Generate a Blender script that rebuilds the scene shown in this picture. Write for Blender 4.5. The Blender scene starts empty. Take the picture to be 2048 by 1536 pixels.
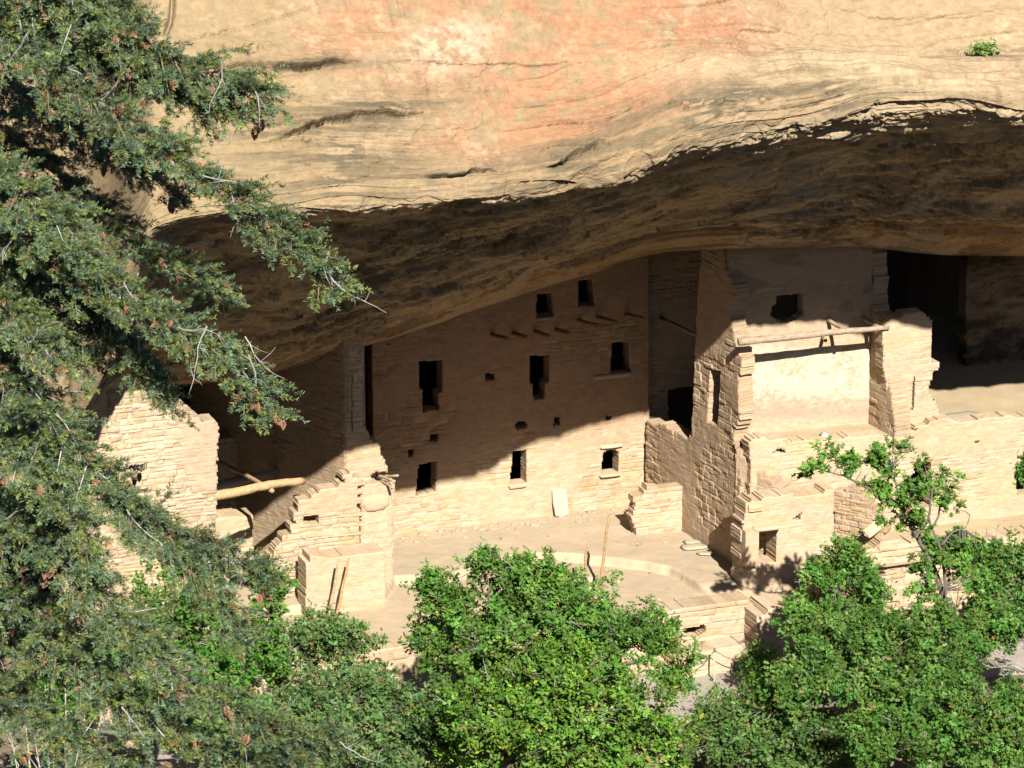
import bpy, math, random
import numpy as np
from math import radians, sin, cos
from mathutils import Vector

# ------------------------------------------------------------------ camera, sky, sun, exposure
SC = bpy.context.scene
COL = SC.collection
PITCH = radians(17.0); DIST = 85.0; FPX = 7225.0          # focal length in pixels of a 2048-wide frame
CAM = np.array([0.0, -DIST*cos(PITCH), 3.4 + DIST*sin(PITCH)])
cam_d = bpy.data.cameras.new('camera'); cam = bpy.data.objects.new('camera', cam_d); COL.objects.link(cam)
cam.location = CAM; cam.rotation_euler = (radians(90) - PITCH, 0, 0)
cam_d.sensor_width = 36.0; cam_d.lens = 36.0*FPX/2048.0; cam_d.clip_start = 0.5; cam_d.clip_end = 2000
SC.camera = cam
SUN_EL = radians(38.0); SUN_AZ = radians(13.0)            # azimuth measured to the right of straight behind the camera
SUN = np.array([cos(SUN_EL)*sin(SUN_AZ), -cos(SUN_EL)*cos(SUN_AZ), sin(SUN_EL)])
w = bpy.data.worlds.new('World'); SC.world = w; w.use_nodes = True
nt = w.node_tree; bg = nt.nodes['Background']
sky = nt.nodes.new('ShaderNodeTexSky'); sky.sky_type = 'NISHITA'; sky.sun_disc = False
sky.sun_elevation = SUN_EL; sky.sun_rotation = radians(180) - SUN_AZ; sky.altitude = 2100
nt.links.new(sky.outputs[0], bg.inputs[0]); bg.inputs[1].default_value = 0.05
sl = bpy.data.lights.new('sun', 'SUN'); sl.energy = 4.8; sl.angle = radians(0.55); sl.color = (1.0, 0.96, 0.885)
so = bpy.data.objects.new('sun', sl); COL.objects.link(so)
so.rotation_euler = Vector(SUN).to_track_quat('Z', 'Y').to_euler()
so.location = (20, -60, 60)
SC.view_settings.view_transform = 'Standard'; SC.view_settings.look = 'None'
SC.view_settings.exposure = 1.68; SC.view_settings.gamma = 1.0
SC.cycles.max_bounces = 10; SC.cycles.diffuse_bounces = 6
SC.cycles.transparent_max_bounces = 8

# ------------------------------------------------------------------ frames and pixel -> place helpers
R_ = np.array([1, 0, 0.]); F_ = np.array([0, cos(PITCH), -sin(PITCH)]); UPV = np.array([0, sin(PITCH), cos(PITCH)])
TH = radians(20.6); U = np.array([cos(TH), sin(TH), 0]); NA = np.array([sin(TH), -cos(TH), 0])   # along / out of the house fronts
PH = radians(25.0); FD = np.array([sin(PH), -cos(PH), 0]); NB = np.array([-cos(PH), -sin(PH), 0])  # along / out of the side walls
Z = np.array([0, 0, 1.0])

def ray(x, y):
    x = np.asarray(x, float); y = np.asarray(y, float)
    return ((x - 1024)/FPX)[..., None]*R_ + F_ - ((y - 768)/FPX)[..., None]*UPV
def on_plane(x, y, P0, n):
    d = ray(x, y); t = np.dot(np.asarray(P0) - CAM, n)/(d @ n)
    return CAM + d*t[..., None]
def on_w(x, y, wv):                       # plane parallel to the house fronts, wv metres in front of the back house
    d = ray(x, y); t = (np.asarray(wv) - CAM @ NA)/(d @ NA)
    return CAM + d*np.asarray(t)[..., None]
def on_z(x, y, zv): return on_plane(x, y, (0, 0, zv), Z)
def at_d(x, y, d): return CAM + ray(x, y)*np.asarray(d, float)[..., None]
C0 = on_z(1290, 1012, 0.0)               # where the long side wall meets the back house, on the floor

# ------------------------------------------------------------------ noise
def _h(ix, iy, iz, seed):
    n = (ix.astype(np.int64)*374761393 + iy.astype(np.int64)*668265263 + iz.astype(np.int64)*2147483647 + seed*1274126177) & 0xffffffff
    n = ((n ^ (n >> 13))*1274126177) & 0xffffffff
    n = ((n ^ (n >> 16))*2246822519) & 0xffffffff
    return ((n ^ (n >> 15)) & 0xffffff)/float(0xffffff)
def vnoise(x, y, seed=0, z=None):
    x = np.asarray(x, float); y = np.asarray(y, float)
    ix = np.floor(x); iy = np.floor(y); fx = x - ix; fy = y - iy
    fx = fx*fx*fx*(fx*(fx*6 - 15) + 10); fy = fy*fy*fy*(fy*(fy*6 - 15) + 10)
    zz = np.zeros_like(ix)
    a = _h(ix, iy, zz, seed); b = _h(ix + 1, iy, zz, seed); c = _h(ix, iy + 1, zz, seed); d = _h(ix + 1, iy + 1, zz, seed)
    return (a*(1 - fx) + b*fx)*(1 - fy) + (c*(1 - fx) + d*fx)*fy
def fbm(x, y, seed=0, octv=4, gain=0.5):
    s = 0; a = 1; t = 0
    for k in range(octv):
        s = s + a*vnoise(np.asarray(x)*2**k + 17.3*k, np.asarray(y)*2**k + 5.1*k, seed + k*13); t += a; a *= gain
    return s/t
def sstep(a, b, x):
    t = np.clip((x - a)/(b - a), 0, 1); return t*t*(3 - 2*t)
def lerp(a, b, t): return a + (b - a)*t

# ------------------------------------------------------------------ mesh helpers
ALB = 0.62                                 # overall reflectance of stone, earth and wood
GREENS = []
def mesh_np(name, verts, loops, sizes, mat, parent=None, col=None, smooth=False):
    verts = np.asarray(verts, np.float32); loops = np.asarray(loops, np.int32).ravel(); sizes = np.asarray(sizes, np.int32).ravel()
    me = bpy.data.meshes.new(name)
    me.vertices.add(len(verts)); me.vertices.foreach_set('co', verts.ravel())
    me.loops.add(len(loops)); me.loops.foreach_set('vertex_index', loops)
    me.polygons.add(len(sizes))
    st = np.concatenate([[0], np.cumsum(sizes)[:-1]]).astype(np.int32)
    me.polygons.foreach_set('loop_start', st); me.polygons.foreach_set('loop_total', sizes)
    me.polygons.foreach_set('use_smooth', np.full(len(sizes), bool(smooth)))
    if col is not None:
        at = me.color_attributes.new('Col', 'FLOAT_COLOR', 'POINT')
        c = np.ones((len(verts), 4), np.float32); c[:, :3] = np.asarray(col)*(1.0 if mat in GREENS else ALB)
        at.data.foreach_set('color', c.ravel())
    me.update(calc_edges=True); me.validate()
    if mat: me.materials.append(mat)
    o = bpy.data.objects.new(name, me); COL.objects.link(o)
    if parent is not None: o.parent = parent
    return o
class MB:                                  # gathers pieces into ONE mesh
    def __init__(s): s.v = []; s.l = []; s.n = []; s.c = []; s.k = 0
    def add(s, v, faces, col=(.5, .4, .3)):
        v = np.asarray(v, float); s.v.append(v)
        for f in faces: s.l.extend([i + s.k for i in f]); s.n.append(len(f))
        c = np.asarray(col, float); s.c.append(np.broadcast_to(c, (len(v), 3))); s.k += len(v)
    def addq(s, v, q, col):                # array of equal faces
        v = np.asarray(v, float); q = np.asarray(q); s.v.append(v); s.l.extend((q + s.k).ravel().tolist()); s.n.extend([q.shape[1]]*len(q))
        s.c.append(np.broadcast_to(np.asarray(col, float), (len(v), 3))); s.k += len(v)
    def tube(s, pts, rad, col=(.4, .3, .2), sides=6, cap=True, wob=0.0, seed=0):
        pts = np.asarray(pts, float); n = len(pts); rad = np.broadcast_to(np.asarray(rad, float), (n,))
        rg = np.random.default_rng(seed)
        d = np.gradient(pts, axis=0); d /= np.linalg.norm(d, axis=1)[:, None] + 1e-9
        ref = np.array([0.31, 0.2, 0.93]) if abs(d[0][2]) < .8 else np.array([0.9, 0.3, 0.1])
        V = []
        for i in range(n):
            a = np.cross(d[i], ref); a /= np.linalg.norm(a) + 1e-9; b = np.cross(d[i], a)
            for k in range(sides):
                t = 2*math.pi*k/sides; r = rad[i]*(1 + wob*(rg.random() - .5))
                V.append(pts[i] + r*(cos(t)*a + sin(t)*b))
        f = []
        for i in range(n - 1):
            for k in range(sides):
                k2 = (k + 1) % sides
                f.append((i*sides + k, i*sides + k2, (i + 1)*sides + k2, (i + 1)*sides + k))
        if cap: f.append(tuple(range(sides))[::-1]); f.append(tuple((n - 1)*sides + k for k in range(sides)))
        s.add(V, f, col)
    def build(s, name, mat, parent=None, smooth=False):
        return mesh_np(name, np.concatenate(s.v), s.l, s.n, mat, parent, np.concatenate(s.c), smooth)
def tag(o, label=None, cat=None, group=None, kind=None):
    if label: o['label'] = label
    if cat: o['category'] = cat
    if group: o['group'] = group
    if kind: o['kind'] = kind
    return o
def empty(name, loc, label, cat, group=None):
    o = bpy.data.objects.new(name, None); COL.objects.link(o); o.location = loc; o.empty_display_size = .2
    BASES[o.name] = np.array(loc, float)
    return tag(o, label, cat, group)
BASES = {}
def fix_parent(root):                      # children were built in world coordinates: move them into the root's frame
    bpy.context.view_layer.update()
    for ch in root.children: ch.matrix_parent_inverse = root.matrix_world.inverted()

# ------------------------------------------------------------------ materials
def mat_attr(name, rough=.95, vs=.25, scale=14.0, stretch=(1, 1, 1), bump=.25, bdist=.02, scale2=60., trans=0.0, spec=.2):
    m = bpy.data.materials.new(name); m.use_nodes = True; t = m.node_tree; n = t.nodes; L = t.links
    bs = n['Principled BSDF']; bs.inputs['Roughness'].default_value = rough; bs.inputs['Specular IOR Level'].default_value = spec
    at = n.new('ShaderNodeAttribute'); at.attribute_name = 'Col'
    tc = n.new('ShaderNodeTexCoord'); mp = n.new('ShaderNodeMapping'); mp.inputs['Scale'].default_value = stretch
    L.new(tc.outputs['Object'], mp.inputs[0])
    n1 = n.new('ShaderNodeTexNoise'); n1.inputs['Scale'].default_value = scale; n1.inputs['Detail'].default_value = 6; n1.inputs['Roughness'].default_value = .65
    L.new(mp.outputs[0], n1.inputs['Vector'])
    mr = n.new('ShaderNodeMapRange'); mr.inputs[1].default_value = .25; mr.inputs[2].default_value = .75
    mr.inputs[3].default_value = 1 - vs; mr.inputs[4].default_value = 1 + vs
    L.new(n1.outputs[0], mr.inputs[0])
    mx = n.new('ShaderNodeMix'); mx.data_type = 'RGBA'; mx.blend_type = 'MULTIPLY'; mx.inputs[0].default_value = 1
    L.new(at.outputs['Color'], mx.inputs[6]); L.new(mr.outputs[0], mx.inputs[7])
    L.new(mx.outputs[2], bs.inputs['Base Color'])
    if bump > 0:
        n2 = n.new('ShaderNodeTexNoise'); n2.inputs['Scale'].default_value = scale2; n2.inputs['Detail'].default_value = 5
        L.new(mp.outputs[0], n2.inputs['Vector'])
        ad = n.new('ShaderNodeMath'); ad.operation = 'ADD'; L.new(n1.outputs[0], ad.inputs[0]); L.new(n2.outputs[0], ad.inputs[1])
        bp = n.new('ShaderNodeBump'); bp.inputs['Strength'].default_value = bump; bp.inputs['Distance'].default_value = bdist
        L.new(ad.outputs[0], bp.inputs['Height']); L.new(bp.outputs[0], bs.inputs['Normal'])
    return m
def mat_leaf(name, rough=.5, trans=.3, spec=.35):
    m = bpy.data.materials.new(name); m.use_nodes = True; t = m.node_tree; n = t.nodes; L = t.links
    bs = n['Principled BSDF']; bs.inputs['Roughness'].default_value = rough; bs.inputs['Specular IOR Level'].default_value = spec
    at = n.new('ShaderNodeAttribute'); at.attribute_name = 'Col'; L.new(at.outputs['Color'], bs.inputs['Base Color'])
    tr = n.new('ShaderNodeBsdfTranslucent')
    mx = n.new('ShaderNodeMix'); mx.data_type = 'RGBA'; mx.blend_type = 'MULTIPLY'; mx.inputs[0].default_value = 1
    mx.inputs[7].default_value = (1.5, 1.5, .6, 1); L.new(at.outputs['Color'], mx.inputs[6]); L.new(mx.outputs[2], tr.inputs['Color'])
    ms = n.new('ShaderNodeMixShader'); ms.inputs[0].default_value = trans
    L.new(bs.outputs[0], ms.inputs[1]); L.new(tr.outputs[0], ms.inputs[2]); L.new(ms.outputs[0], n['Material Output'].inputs['Surface'])
    return m
M_ROCK = mat_attr('sandstone_cliff', vs=.16, scale=3.2, stretch=(1, 1, 2.2), bump=.5, bdist=.05, scale2=16.)
M_WALL = mat_attr('masonry', vs=.13, scale=5.0, stretch=(1, 1, 2.6), bump=.55, bdist=.025, scale2=24.)
M_FLOOR = mat_attr('packed_earth', vs=.10, scale=2.2, bump=.3, bdist=.02, scale2=22.)
M_GROUND = mat_attr('slope_soil', vs=.35, scale=2.0, bump=.6, bdist=.05, scale2=20.)
M_PATH = mat_attr('gravel', vs=.3, scale=26., bump=.6, bdist=.02, scale2=70.)
M_WOOD = mat_attr('weathered_wood', vs=.38, scale=11., stretch=(1, 1, 1.6), bump=.8, bdist=.015, scale2=40.)
M_BARK = mat_attr('bark', vs=.3, scale=20., bump=.5, bdist=.01, scale2=50.)
M_STONE = mat_attr('loose_stone', vs=.14, scale=8., bump=.3, bdist=.01, scale2=40.)
M_NEEDLE = mat_leaf('fir_needles', rough=.55, trans=.05, spec=.25)
M_LEAF = mat_leaf('oak_leaves', rough=.48, trans=.30, spec=.2)
GREENS += [M_NEEDLE, M_LEAF]
M_CONE = mat_attr('cone_scales', rough=.7, vs=.25, scale=30., bump=0)
M_METAL = mat_attr('grey_metal', rough=.45, vs=.05, scale=10., bump=0, spec=.5)

# ------------------------------------------------------------------ the cliff
def pchip(xk, yk, x):
    xk = np.asarray(xk, float); yk = np.asarray(yk, float)
    h = np.diff(xk); dl = np.diff(yk)/h; m = np.zeros_like(yk); m[0] = dl[0]; m[-1] = dl[-1]
    for i in range(1, len(xk) - 1):
        if dl[i-1]*dl[i] > 0:
            w1 = 2*h[i] + h[i-1]; w2 = h[i] + 2*h[i-1]; m[i] = (w1 + w2)/(w1/dl[i-1] + w2/dl[i])
    i = np.clip(np.searchsorted(xk, x) - 1, 0, len(xk) - 2); t = (x - xk[i])/h[i]
    return (2*t**3 - 3*t**2 + 1)*yk[i] + (t**3 - 2*t**2 + t)*h[i]*m[i] + (-2*t**3 + 3*t**2)*yk[i+1] + (t**3 - t**2)*h[i]*m[i+1]

RIMX = [-700, -100, 130, 215, 260, 310, 420, 600, 740, 900, 1010, 1150, 1280, 1400, 1500, 1600, 1750, 1900, 2048, 2300, 2700]
RIMY = [1300, 1080, 860, 715, 560, 452, 425, 412, 410, 400, 390, 366, 330, 285, 262, 238, 214, 213, 222, 232, 250]
RIMW = [8.0, 9.0, 10.2, 11.5, 12.6, 13.1, 13.2, 13.5, 13.5, 13.4, 13.2, 13.0, 12.95, 12.7, 12.35, 12.3, 12.5, 12.7, 13.1, 13.6, 13.6]
LIPX = [-700, -100, 130, 215, 300, 430, 560, 700, 800, 900, 1000, 1100, 1200, 1270, 1330, 1400, 1500, 1600, 1700, 1780, 1900, 2048, 2300, 2700]
LIPY = [1330, 1110, 890, 775, 772, 765, 742, 700, 672, 640, 605, 572, 543, 517, 505, 500, 497, 496, 494, 500, 511, 512, 512, 512]
LIPW = [7.5, 8.5, 8.5, 7.0, 3.5, 2.8, 2.6, 1.6, .5, .45, .45, .45, .45, .8, 1.6, 3.4, 4.9, 5.0, 4.6, 4.2, 3.2, 3.0, 3.0, 3.0]

def ell(px, py, cx, cy, rx, ry, ang=0.0):
    a = radians(ang); dx = px - cx; dy = py - cy
    return np.exp(-(((dx*cos(a) + dy*sin(a))/rx)**2 + ((-dx*sin(a) + dy*cos(a))/ry)**2))

def poly_dist(px, py, pts):
    best = np.full(px.shape, 1e9)
    for (x0, y0), (x1, y1) in zip(pts[:-1], pts[1:]):
        dx, dy = x1 - x0, y1 - y0; t = np.clip(((px - x0)*dx + (py - y0)*dy)/(dx*dx + dy*dy), 0, 1)
        best = np.minimum(best, np.hypot(px - x0 - t*dx, py - y0 - t*dy))
    return best

def build_cliff():
    xs = np.concatenate([np.linspace(-700, -40, 60), np.linspace(-38, 2086, 1150), np.linspace(2090, 2700, 60)])
    rimy = pchip(RIMX, RIMY, xs); rimw = pchip(RIMX, RIMW, xs); lipy = pchip(LIPX, LIPY, xs); lipw = pchip(LIPX, LIPW, xs)
    rt = sstep(1250, 1750, xs)                                 # 0 = flat left face, 1 = rounded right nose with a shelf
    # profile rows as (t, py, w); t is the row coordinate
    sc = rimy/410.0
    rows = []
    def row(py, wv): rows.append((py, wv))
    row(-1500 + 0*xs, rimw - 14.0); row(-700 + 0*xs, rimw - 7.0); row(-250 + 0*xs, rimw - lerp(3.6, 4.4, rt)); row(0*xs, rimw - lerp(2.5, 3.0, rt))
    row(lerp(130*sc, 98, rt), rimw - lerp(1.55, 2.35, rt))
    row(lerp(200*sc, 112, rt), rimw - lerp(1.15, 1.35, rt))
    row(lerp(290*sc, 150, rt), rimw - lerp(.6, .55, rt))
    row(lerp(rimy - 45, rimy - 35, rt), rimw - lerp(.12, .08, rt))
    row(rimy, rimw)
    row(lerp(rimy, lipy, lerp(.10, .12, rt)), lerp(rimw, lipw, lerp(.09, .06, rt))); row(lerp(rimy, lipy, .4), lerp(rimw, lipw, .36)); row(lerp(rimy, lipy, .75), lerp(rimw, lipw, .72)); row(lipy, lipw)
    PY = np.array([r[0] + 0*xs for r in rows]); W = np.array([r[1] + 0*xs for r in rows])
    tk = np.arange(len(rows), dtype=float)
    tq = np.concatenate([np.linspace(0, 3, 46)[:-1], np.linspace(3, 8, 300)[:-1], np.linspace(8, 12, 230)])
    def along(T, A):                                           # pchip down the rows for all the columns at once
        h = np.diff(T); dl = np.diff(A, axis=0)/h[:, None]; m = np.zeros_like(A); m[0] = dl[0]; m[-1] = dl[-1]
        pr = dl[:-1]*dl[1:]; hm = 2*pr/np.where(np.abs(dl[:-1] + dl[1:]) < 1e-9, 1e-9, dl[:-1] + dl[1:]); m[1:-1] = np.where(pr > 0, hm, 0)
        i = np.clip(np.searchsorted(T, tq, side='right') - 1, 0, len(T) - 2); t = ((tq - T[i])/h[i])[:, None]; hh = h[i][:, None]
        return (2*t**3 - 3*t**2 + 1)*A[i] + (t**3 - 2*t**2 + t)*hh*m[i] + (-2*t**3 + 3*t**2)*A[i+1] + (t**3 - t**2)*hh*m[i+1]
    py = along(tk, PY); wv = along(tk, W)
    px = np.broadcast_to(xs, py.shape)
    P = on_w(px, py, wv)
    # the part of the alcove that lies behind the lip: rises a little, runs back, and comes down as the rear wall
    L = P[-1]; back = []
    for (dw, dz) in ((.3, .05), (.9, .35), (1.8, .6), (3.5, .7), (6, .6), (7.5, .2), (8.3, -.8), (8.6, -3), (8.8, -7), (9, -12)):
        back.append(L - NA*dw*np.array(1.0) + Z*dz)
    nb = len(back); P = np.concatenate([P, np.array(back)], 0)
    TT = np.concatenate([tq, 12 + np.arange(1, nb + 1)*.3])
    py = np.concatenate([py, np.broadcast_to(py[-1] + 30, (nb,) + py[-1].shape)], 0); px = np.broadcast_to(xs, py.shape)
    uu = P @ U
    dP = np.linalg.norm(np.diff(P, axis=0), axis=2)
    mid = dP[:, dP.shape[1]//2]; arc = np.concatenate([[0], np.cumsum(mid)])[:, None] + 0*uu
    irim = int(np.argmin(np.abs(TT - 8))); arc = arc - arc[irim]
    T2 = TT[:, None] + 0*uu
    du = np.gradient(P, axis=1); dv = np.gradient(P, axis=0); N = np.cross(du, dv); N /= np.linalg.norm(N, axis=2)[..., None] + 1e-12
    if (N[200, 600] @ (CAM - P[200, 600])) < 0: N = -N
    ceil = sstep(7.9, 8.5, T2); face = 1 - ceil; hid = sstep(11.9, 12.1, T2)
    warp = fbm(uu*.22, arc*.3, 3, 3)*2.2
    # strata: long thin beds that come and go
    bed = arc*1.5 + warp + .22*uu*ceil
    fr = bed - np.floor(bed)
    bedmask = sstep(.46, .68, fbm(uu*.3 + 9, arc*.6, 21, 3))
    d = .38*(fbm(uu*.16, arc*.22, 5, 3) - .5)*(1 - .75*np.exp(-((T2 - 8)/1.2)**2))
    d += .20*(fbm(uu*.55, arc*1.1 + .3*warp, 7, 5, .55) - .5)
    d += bedmask*(.10*fr**2.5)*(.12 + face*.95)
    bed2 = arc*4.7 + warp*2.2 + .5*uu*ceil; fr2 = bed2 - np.floor(bed2)
    thin = np.clip(sstep(.52, .7, fbm(uu*.35 + 40, arc*.8, 31, 3)) + 1.2*ell(px, py, 690, 330, 150, 75) + 1.2*ell(px, py, 720, 225, 190, 30, -10) + 1.1*ell(px, py, 1620, 205, 250, 45, -4) + .2*ceil*sstep(.45, .6, fbm(uu*.5, arc*.9, 77, 3)), 0, 1.2)
    d += thin*.035*fr2**2
    d += .035*(fbm(uu*2.6, arc*5.0, 11, 4, .6) - .5) + .030*(fbm(uu*6, arc*11, 15, 4, .65) - .5)*(.4 + 1.2*sstep(.4, .65, fbm(uu*.5, arc*.8, 16, 3)))
    plate = _h(np.floor(uu*.55 + fbm(uu*.8, arc*.8, 141, 4)*3.2), np.floor(arc*.95 + fbm(uu*.8 + 20, arc*.8, 143, 4)*3.2), 0*uu, 29); plate2 = _h(np.floor(uu*1.5 + fbm(uu*1.6, arc*1.6, 145, 3)*3), np.floor(arc*2.6 + fbm(uu*1.6 + 20, arc*1.6, 147, 3)*3), 0*uu, 31)
    d += (.16*(plate - .5) + .07*(plate2 - .5))*(ceil*(1 - hid)*.9 + .25*face)
    # broken flakes and blocks along the rim, growing towards the right
    rimband = np.exp(-((T2 - 8.1)/.9)**2)*sstep(850, 1250, px) + .45*np.exp(-((T2 - 7.9)/.5)**2)*(1 - .6*sstep(1150, 1450, px))
    wx = fbm(uu*.9, arc*.9, 41, 3)*2.4; wy = fbm(uu*.9 + 30, arc*.9, 43, 3)*2.4
    cell = _h(np.floor(uu*.35 + wx*1.2), np.floor(arc*2.6 + wy*2 + uu*.5), 0*uu, 9)
    cell2 = _h(np.floor(uu*.9 + wx*1.5), np.floor(arc*5.0 + wy*2.5 + uu*.8), 0*uu, 19)
    d += .55*rimband*(.22*(cell - .5) + .12*(cell2 - .5) + .20*(fbm(uu*1.1, arc*2.6, 47, 5, .6) - .5) + .22*(fbm(uu*1.2 + .4*wx, arc*8 + wy*2, 49, 4, .6) - .5))
    # long lit-and-shadowed steps under the right nose
    st = np.exp(-((py - rimy[None, :]*1.0 - 45)/40)**2)*sstep(1330, 1500, px)
    d += st*.05*sstep(.45, .6, fbm(uu*.5, arc*1.4, 51, 3))
    knob = ell(px, py, 1910, 285, 95, 16, -4); d += .20*knob*sstep(.40, .58, fbm(uu*2.6, arc*6, 53, 5, .62))
    flakes = ell(px, py, 1690, 265, 60, 14, 8) + ell(px, py, 1370, 355, 30, 12, -25) + ell(px, py, 1150, 340, 75, 14, -25); d += .16*flakes*sstep(.35, .6, fbm(uu*1.3, arc*4, 57, 4))
    for (cx, cy, s) in ((1340, 219, 8), (1366, 224, 9), (1399, 216, 5), (1430, 213, 10), (1480, 209, 6), (1518, 208, 7), (505, 96, 9), (645, 118, 7), (610, 282, 10), (613, 330, 6), (565, 368, 7), (520, 100, 7)):
        d += .11*(ell(px, py, cx, cy, s, s*.7) > .45)*sstep(.3, .8, ell(px, py, cx, cy, s*1.2, s))
    # cracks and bedding joints
    jit = (fbm(uu*1.6, arc*1.6, 61, 4) - .5)*22 + (fbm(uu*5, arc*2, 65, 3) - .5)*9; wdn = .4 + 1.2*fbm(uu*2.2, arc*.5, 63, 3)
    for pts, wd, dep, lip in (([(300, 108), (340, 96), (420, 62), (520, 42), (600, 20), (690, -6)], 1.7, .12, .04),
                         ([(400, 146), (440, 134), (520, 130), (600, 138), (660, 132), (740, 124)], 3.0, .22, .24),
                         ([(700, 136), (800, 124), (900, 128), (1000, 124), (1100, 128), (1160, 132), (1220, 98), (1250, 80)], 1.4, .05, .03),
                         ([(500, 292), (560, 280), (600, 262), (640, 246), (690, 240), (760, 232), (870, 224)], 3.0, .20, .24),
                         ([(820, 350), (870, 352), (940, 342), (1010, 338)], 2.4, .12, .16), ([(1080, 338), (1130, 318), (1200, 296), (1230, 290)], 3, .18, .24),
                         ([(1460, 70), (1500, 68), (1570, 64)], 1.6, .04, .05), ([(1680, 412), (1800, 406), (1900, 404), (2080, 404)], 3, .06, .16), ([(1360, 374), (1480, 366), (1560, 372), (1640, 404)], 3, .08, .18),
                         ([(560, 20), (700, 60), (830, 30)], 1.2, .03, .02), ([(1640, 20), (1800, 40), (2060, 30)], 2, .03, .05), ([(1850, 96), (1960, 104), (2080, 98)], 2, .05, .08)):
        xs_ = [p[0] for p in pts]; sd = py + jit - np.interp(px, xs_, [p[1] for p in pts]); tp_ = sstep(xs_[0], xs_[0] + .3*(xs_[-1] - xs_[0]), px)*(1 - sstep(xs_[-1] - .3*(xs_[-1] - xs_[0]), xs_[-1], px))
        d += tp_*wdn*(lip*np.where(sd < 0, np.exp(np.minimum(sd, 0)/38), 0) - dep*np.exp(-(sd/wd)**2))
    for pts, wd, dep in (([(690, 0), (700, 25)], 1.6, .06), ([(350, -20), (345, 30), (335, 60)], 5, .2), ([(925, 240), (945, 290)], 1.2, .04), ([(1000, 270), (1020, 330)], 1.2, .04)):
        dist = poly_dist(px + jit*.3, py + jit*.3, pts); d -= dep*np.exp(-(dist/wd)**2)
    d = d*(1 - hid) + hid*.5*(fbm(uu*.5, T2*2, 71, 3) - .5)
    d *= 1 - .9*np.exp(-((T2 - 12.0)/.22)**2)
    Q = P + N*d[..., None]
    # ---- colour of the rock itself: iron-red, pale, dark varnish and lichen patches; also a dark streak along one ledge crack
    sp = fbm(uu*1.3, arc*1.7, 81, 7, .68); sp2 = fbm(uu*4.5 + 7, arc*5.5, 83, 5, .68); lo = fbm(uu*.28, arc*.35, 85, 3)
    yel = np.array([.280, .203, .110]); pea = np.array([.325, .228, .134]); red = np.array([.345, .162, .086]); pale = np.array([.47, .37, .225]); pink = np.array([.54, .36, .255])
    var = np.array([.105, .085, .052]); ora = np.array([.50, .265, .085]); grn = np.array([.27, .225, .115])
    def mixc(c, k, t): return c*(1 - t[..., None]) + k*t[..., None]
    c = np.broadcast_to(yel, px.shape + (3,)) + 0.0
    c = mixc(c, pea, np.clip(sstep(1150, 1500, px)*face*.85 + .5*sstep(.45, .7, lo), 0, 1))
    rm = (1.1*ell(px, py, 1030, 70, 330, 110) + 1.0*ell(px, py, 1230, 170, 230, 110, -20) + .7*ell(px, py, 1000, 260, 170, 70) + .6*ell(px, py, 1340, 70, 140, 120) + .5*ell(px, py, 700, 60, 120, 70))
    c = mixc(c, red, np.clip(rm*sstep(.36, .58, sp*.6 + sp2*.4), 0, .8)*face)
    c = mixc(c, pink, np.clip(1.2*ell(px, py, 900, 90, 80, 45, -12)*sstep(.35, .55, sp2), 0, .65)*face)
    spk = sstep(.60, .68, sp2)*sstep(.45, .6, lo + .25*ell(px, py, 1450, 130, 220, 90)); c = mixc(c, pale, spk*.32*face)
    c = mixc(c, pale, np.clip(.8*ell(px, py, 1700, 150, 420, 38, 2), 0, .7)*face*sstep(.3, .6, sp))
    c = mixc(c, grn, np.clip(.8*ell(px, py, 880, 270, 120, 70) + .6*ell(px, py, 1740, 190, 60, 30) + .3*ell(px, py, 800, 40, 200, 50), 0, .45)*face*sstep(.35, .6, fbm(uu*.7, arc*.7, 87, 4)))
    strk = fbm(uu*.8, arc*7.5 + warp*2, 89, 4, .6)
    lich_crack = np.clip(.9*ell(px, py, 600, 131, 190, 12, -1) + 1.2*ell(px, py, 690, 330, 150, 80, 5) + 1.2*ell(px, py, 690, 235, 200, 32, -12) + 1.0*ell(px, py, 560, 270, 70, 30) + 1.0*ell(px, py, 1590, 200, 170, 42, -5) + .7*ell(px, py, 1900, 215, 170, 30) + .95*ell(px, py, 1340, 265, 230, 55, -20) + .6*ell(px, py, 1080, 330, 140, 40, -10) + .5*ell(px, py, 900, 370, 260, 25) + .8*ell(px, py, 1760, 262, 420, 36, 2), 0, 1.2)
    c = mixc(c, var, np.clip(lich_crack*sstep(.38, .56, strk*.7 + sp2*.3), 0, .92)*face)
    c = mixc(c, np.array([.22, .155, .08]), np.clip(.5*lich_crack*sstep(.35, .6, sp), 0, .5)*face)
    # ceiling: smoke-dark and water-streaked stone with ochre bands
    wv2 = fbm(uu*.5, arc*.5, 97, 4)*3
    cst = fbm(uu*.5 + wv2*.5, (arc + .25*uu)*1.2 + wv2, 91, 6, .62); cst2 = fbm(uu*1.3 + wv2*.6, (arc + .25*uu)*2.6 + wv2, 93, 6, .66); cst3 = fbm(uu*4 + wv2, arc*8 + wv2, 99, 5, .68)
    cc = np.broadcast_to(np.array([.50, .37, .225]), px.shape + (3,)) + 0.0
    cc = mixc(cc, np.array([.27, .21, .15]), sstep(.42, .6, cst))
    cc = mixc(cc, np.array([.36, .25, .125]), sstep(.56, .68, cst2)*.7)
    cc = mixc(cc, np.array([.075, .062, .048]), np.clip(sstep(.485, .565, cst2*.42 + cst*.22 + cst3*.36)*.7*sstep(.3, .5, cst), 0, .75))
    cc = mixc(cc, np.array([.06, .05, .04]), np.clip(1.1*ell(px, py, 860, 500, 160, 26, -12) + ell(px, py, 660, 640, 110, 34, -25) + .8*ell(px, py, 700, 545, 90, 18, -10), 0, 1)*sstep(.38, .55, cst3*.5 + cst2*.5)*.9)
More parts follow.
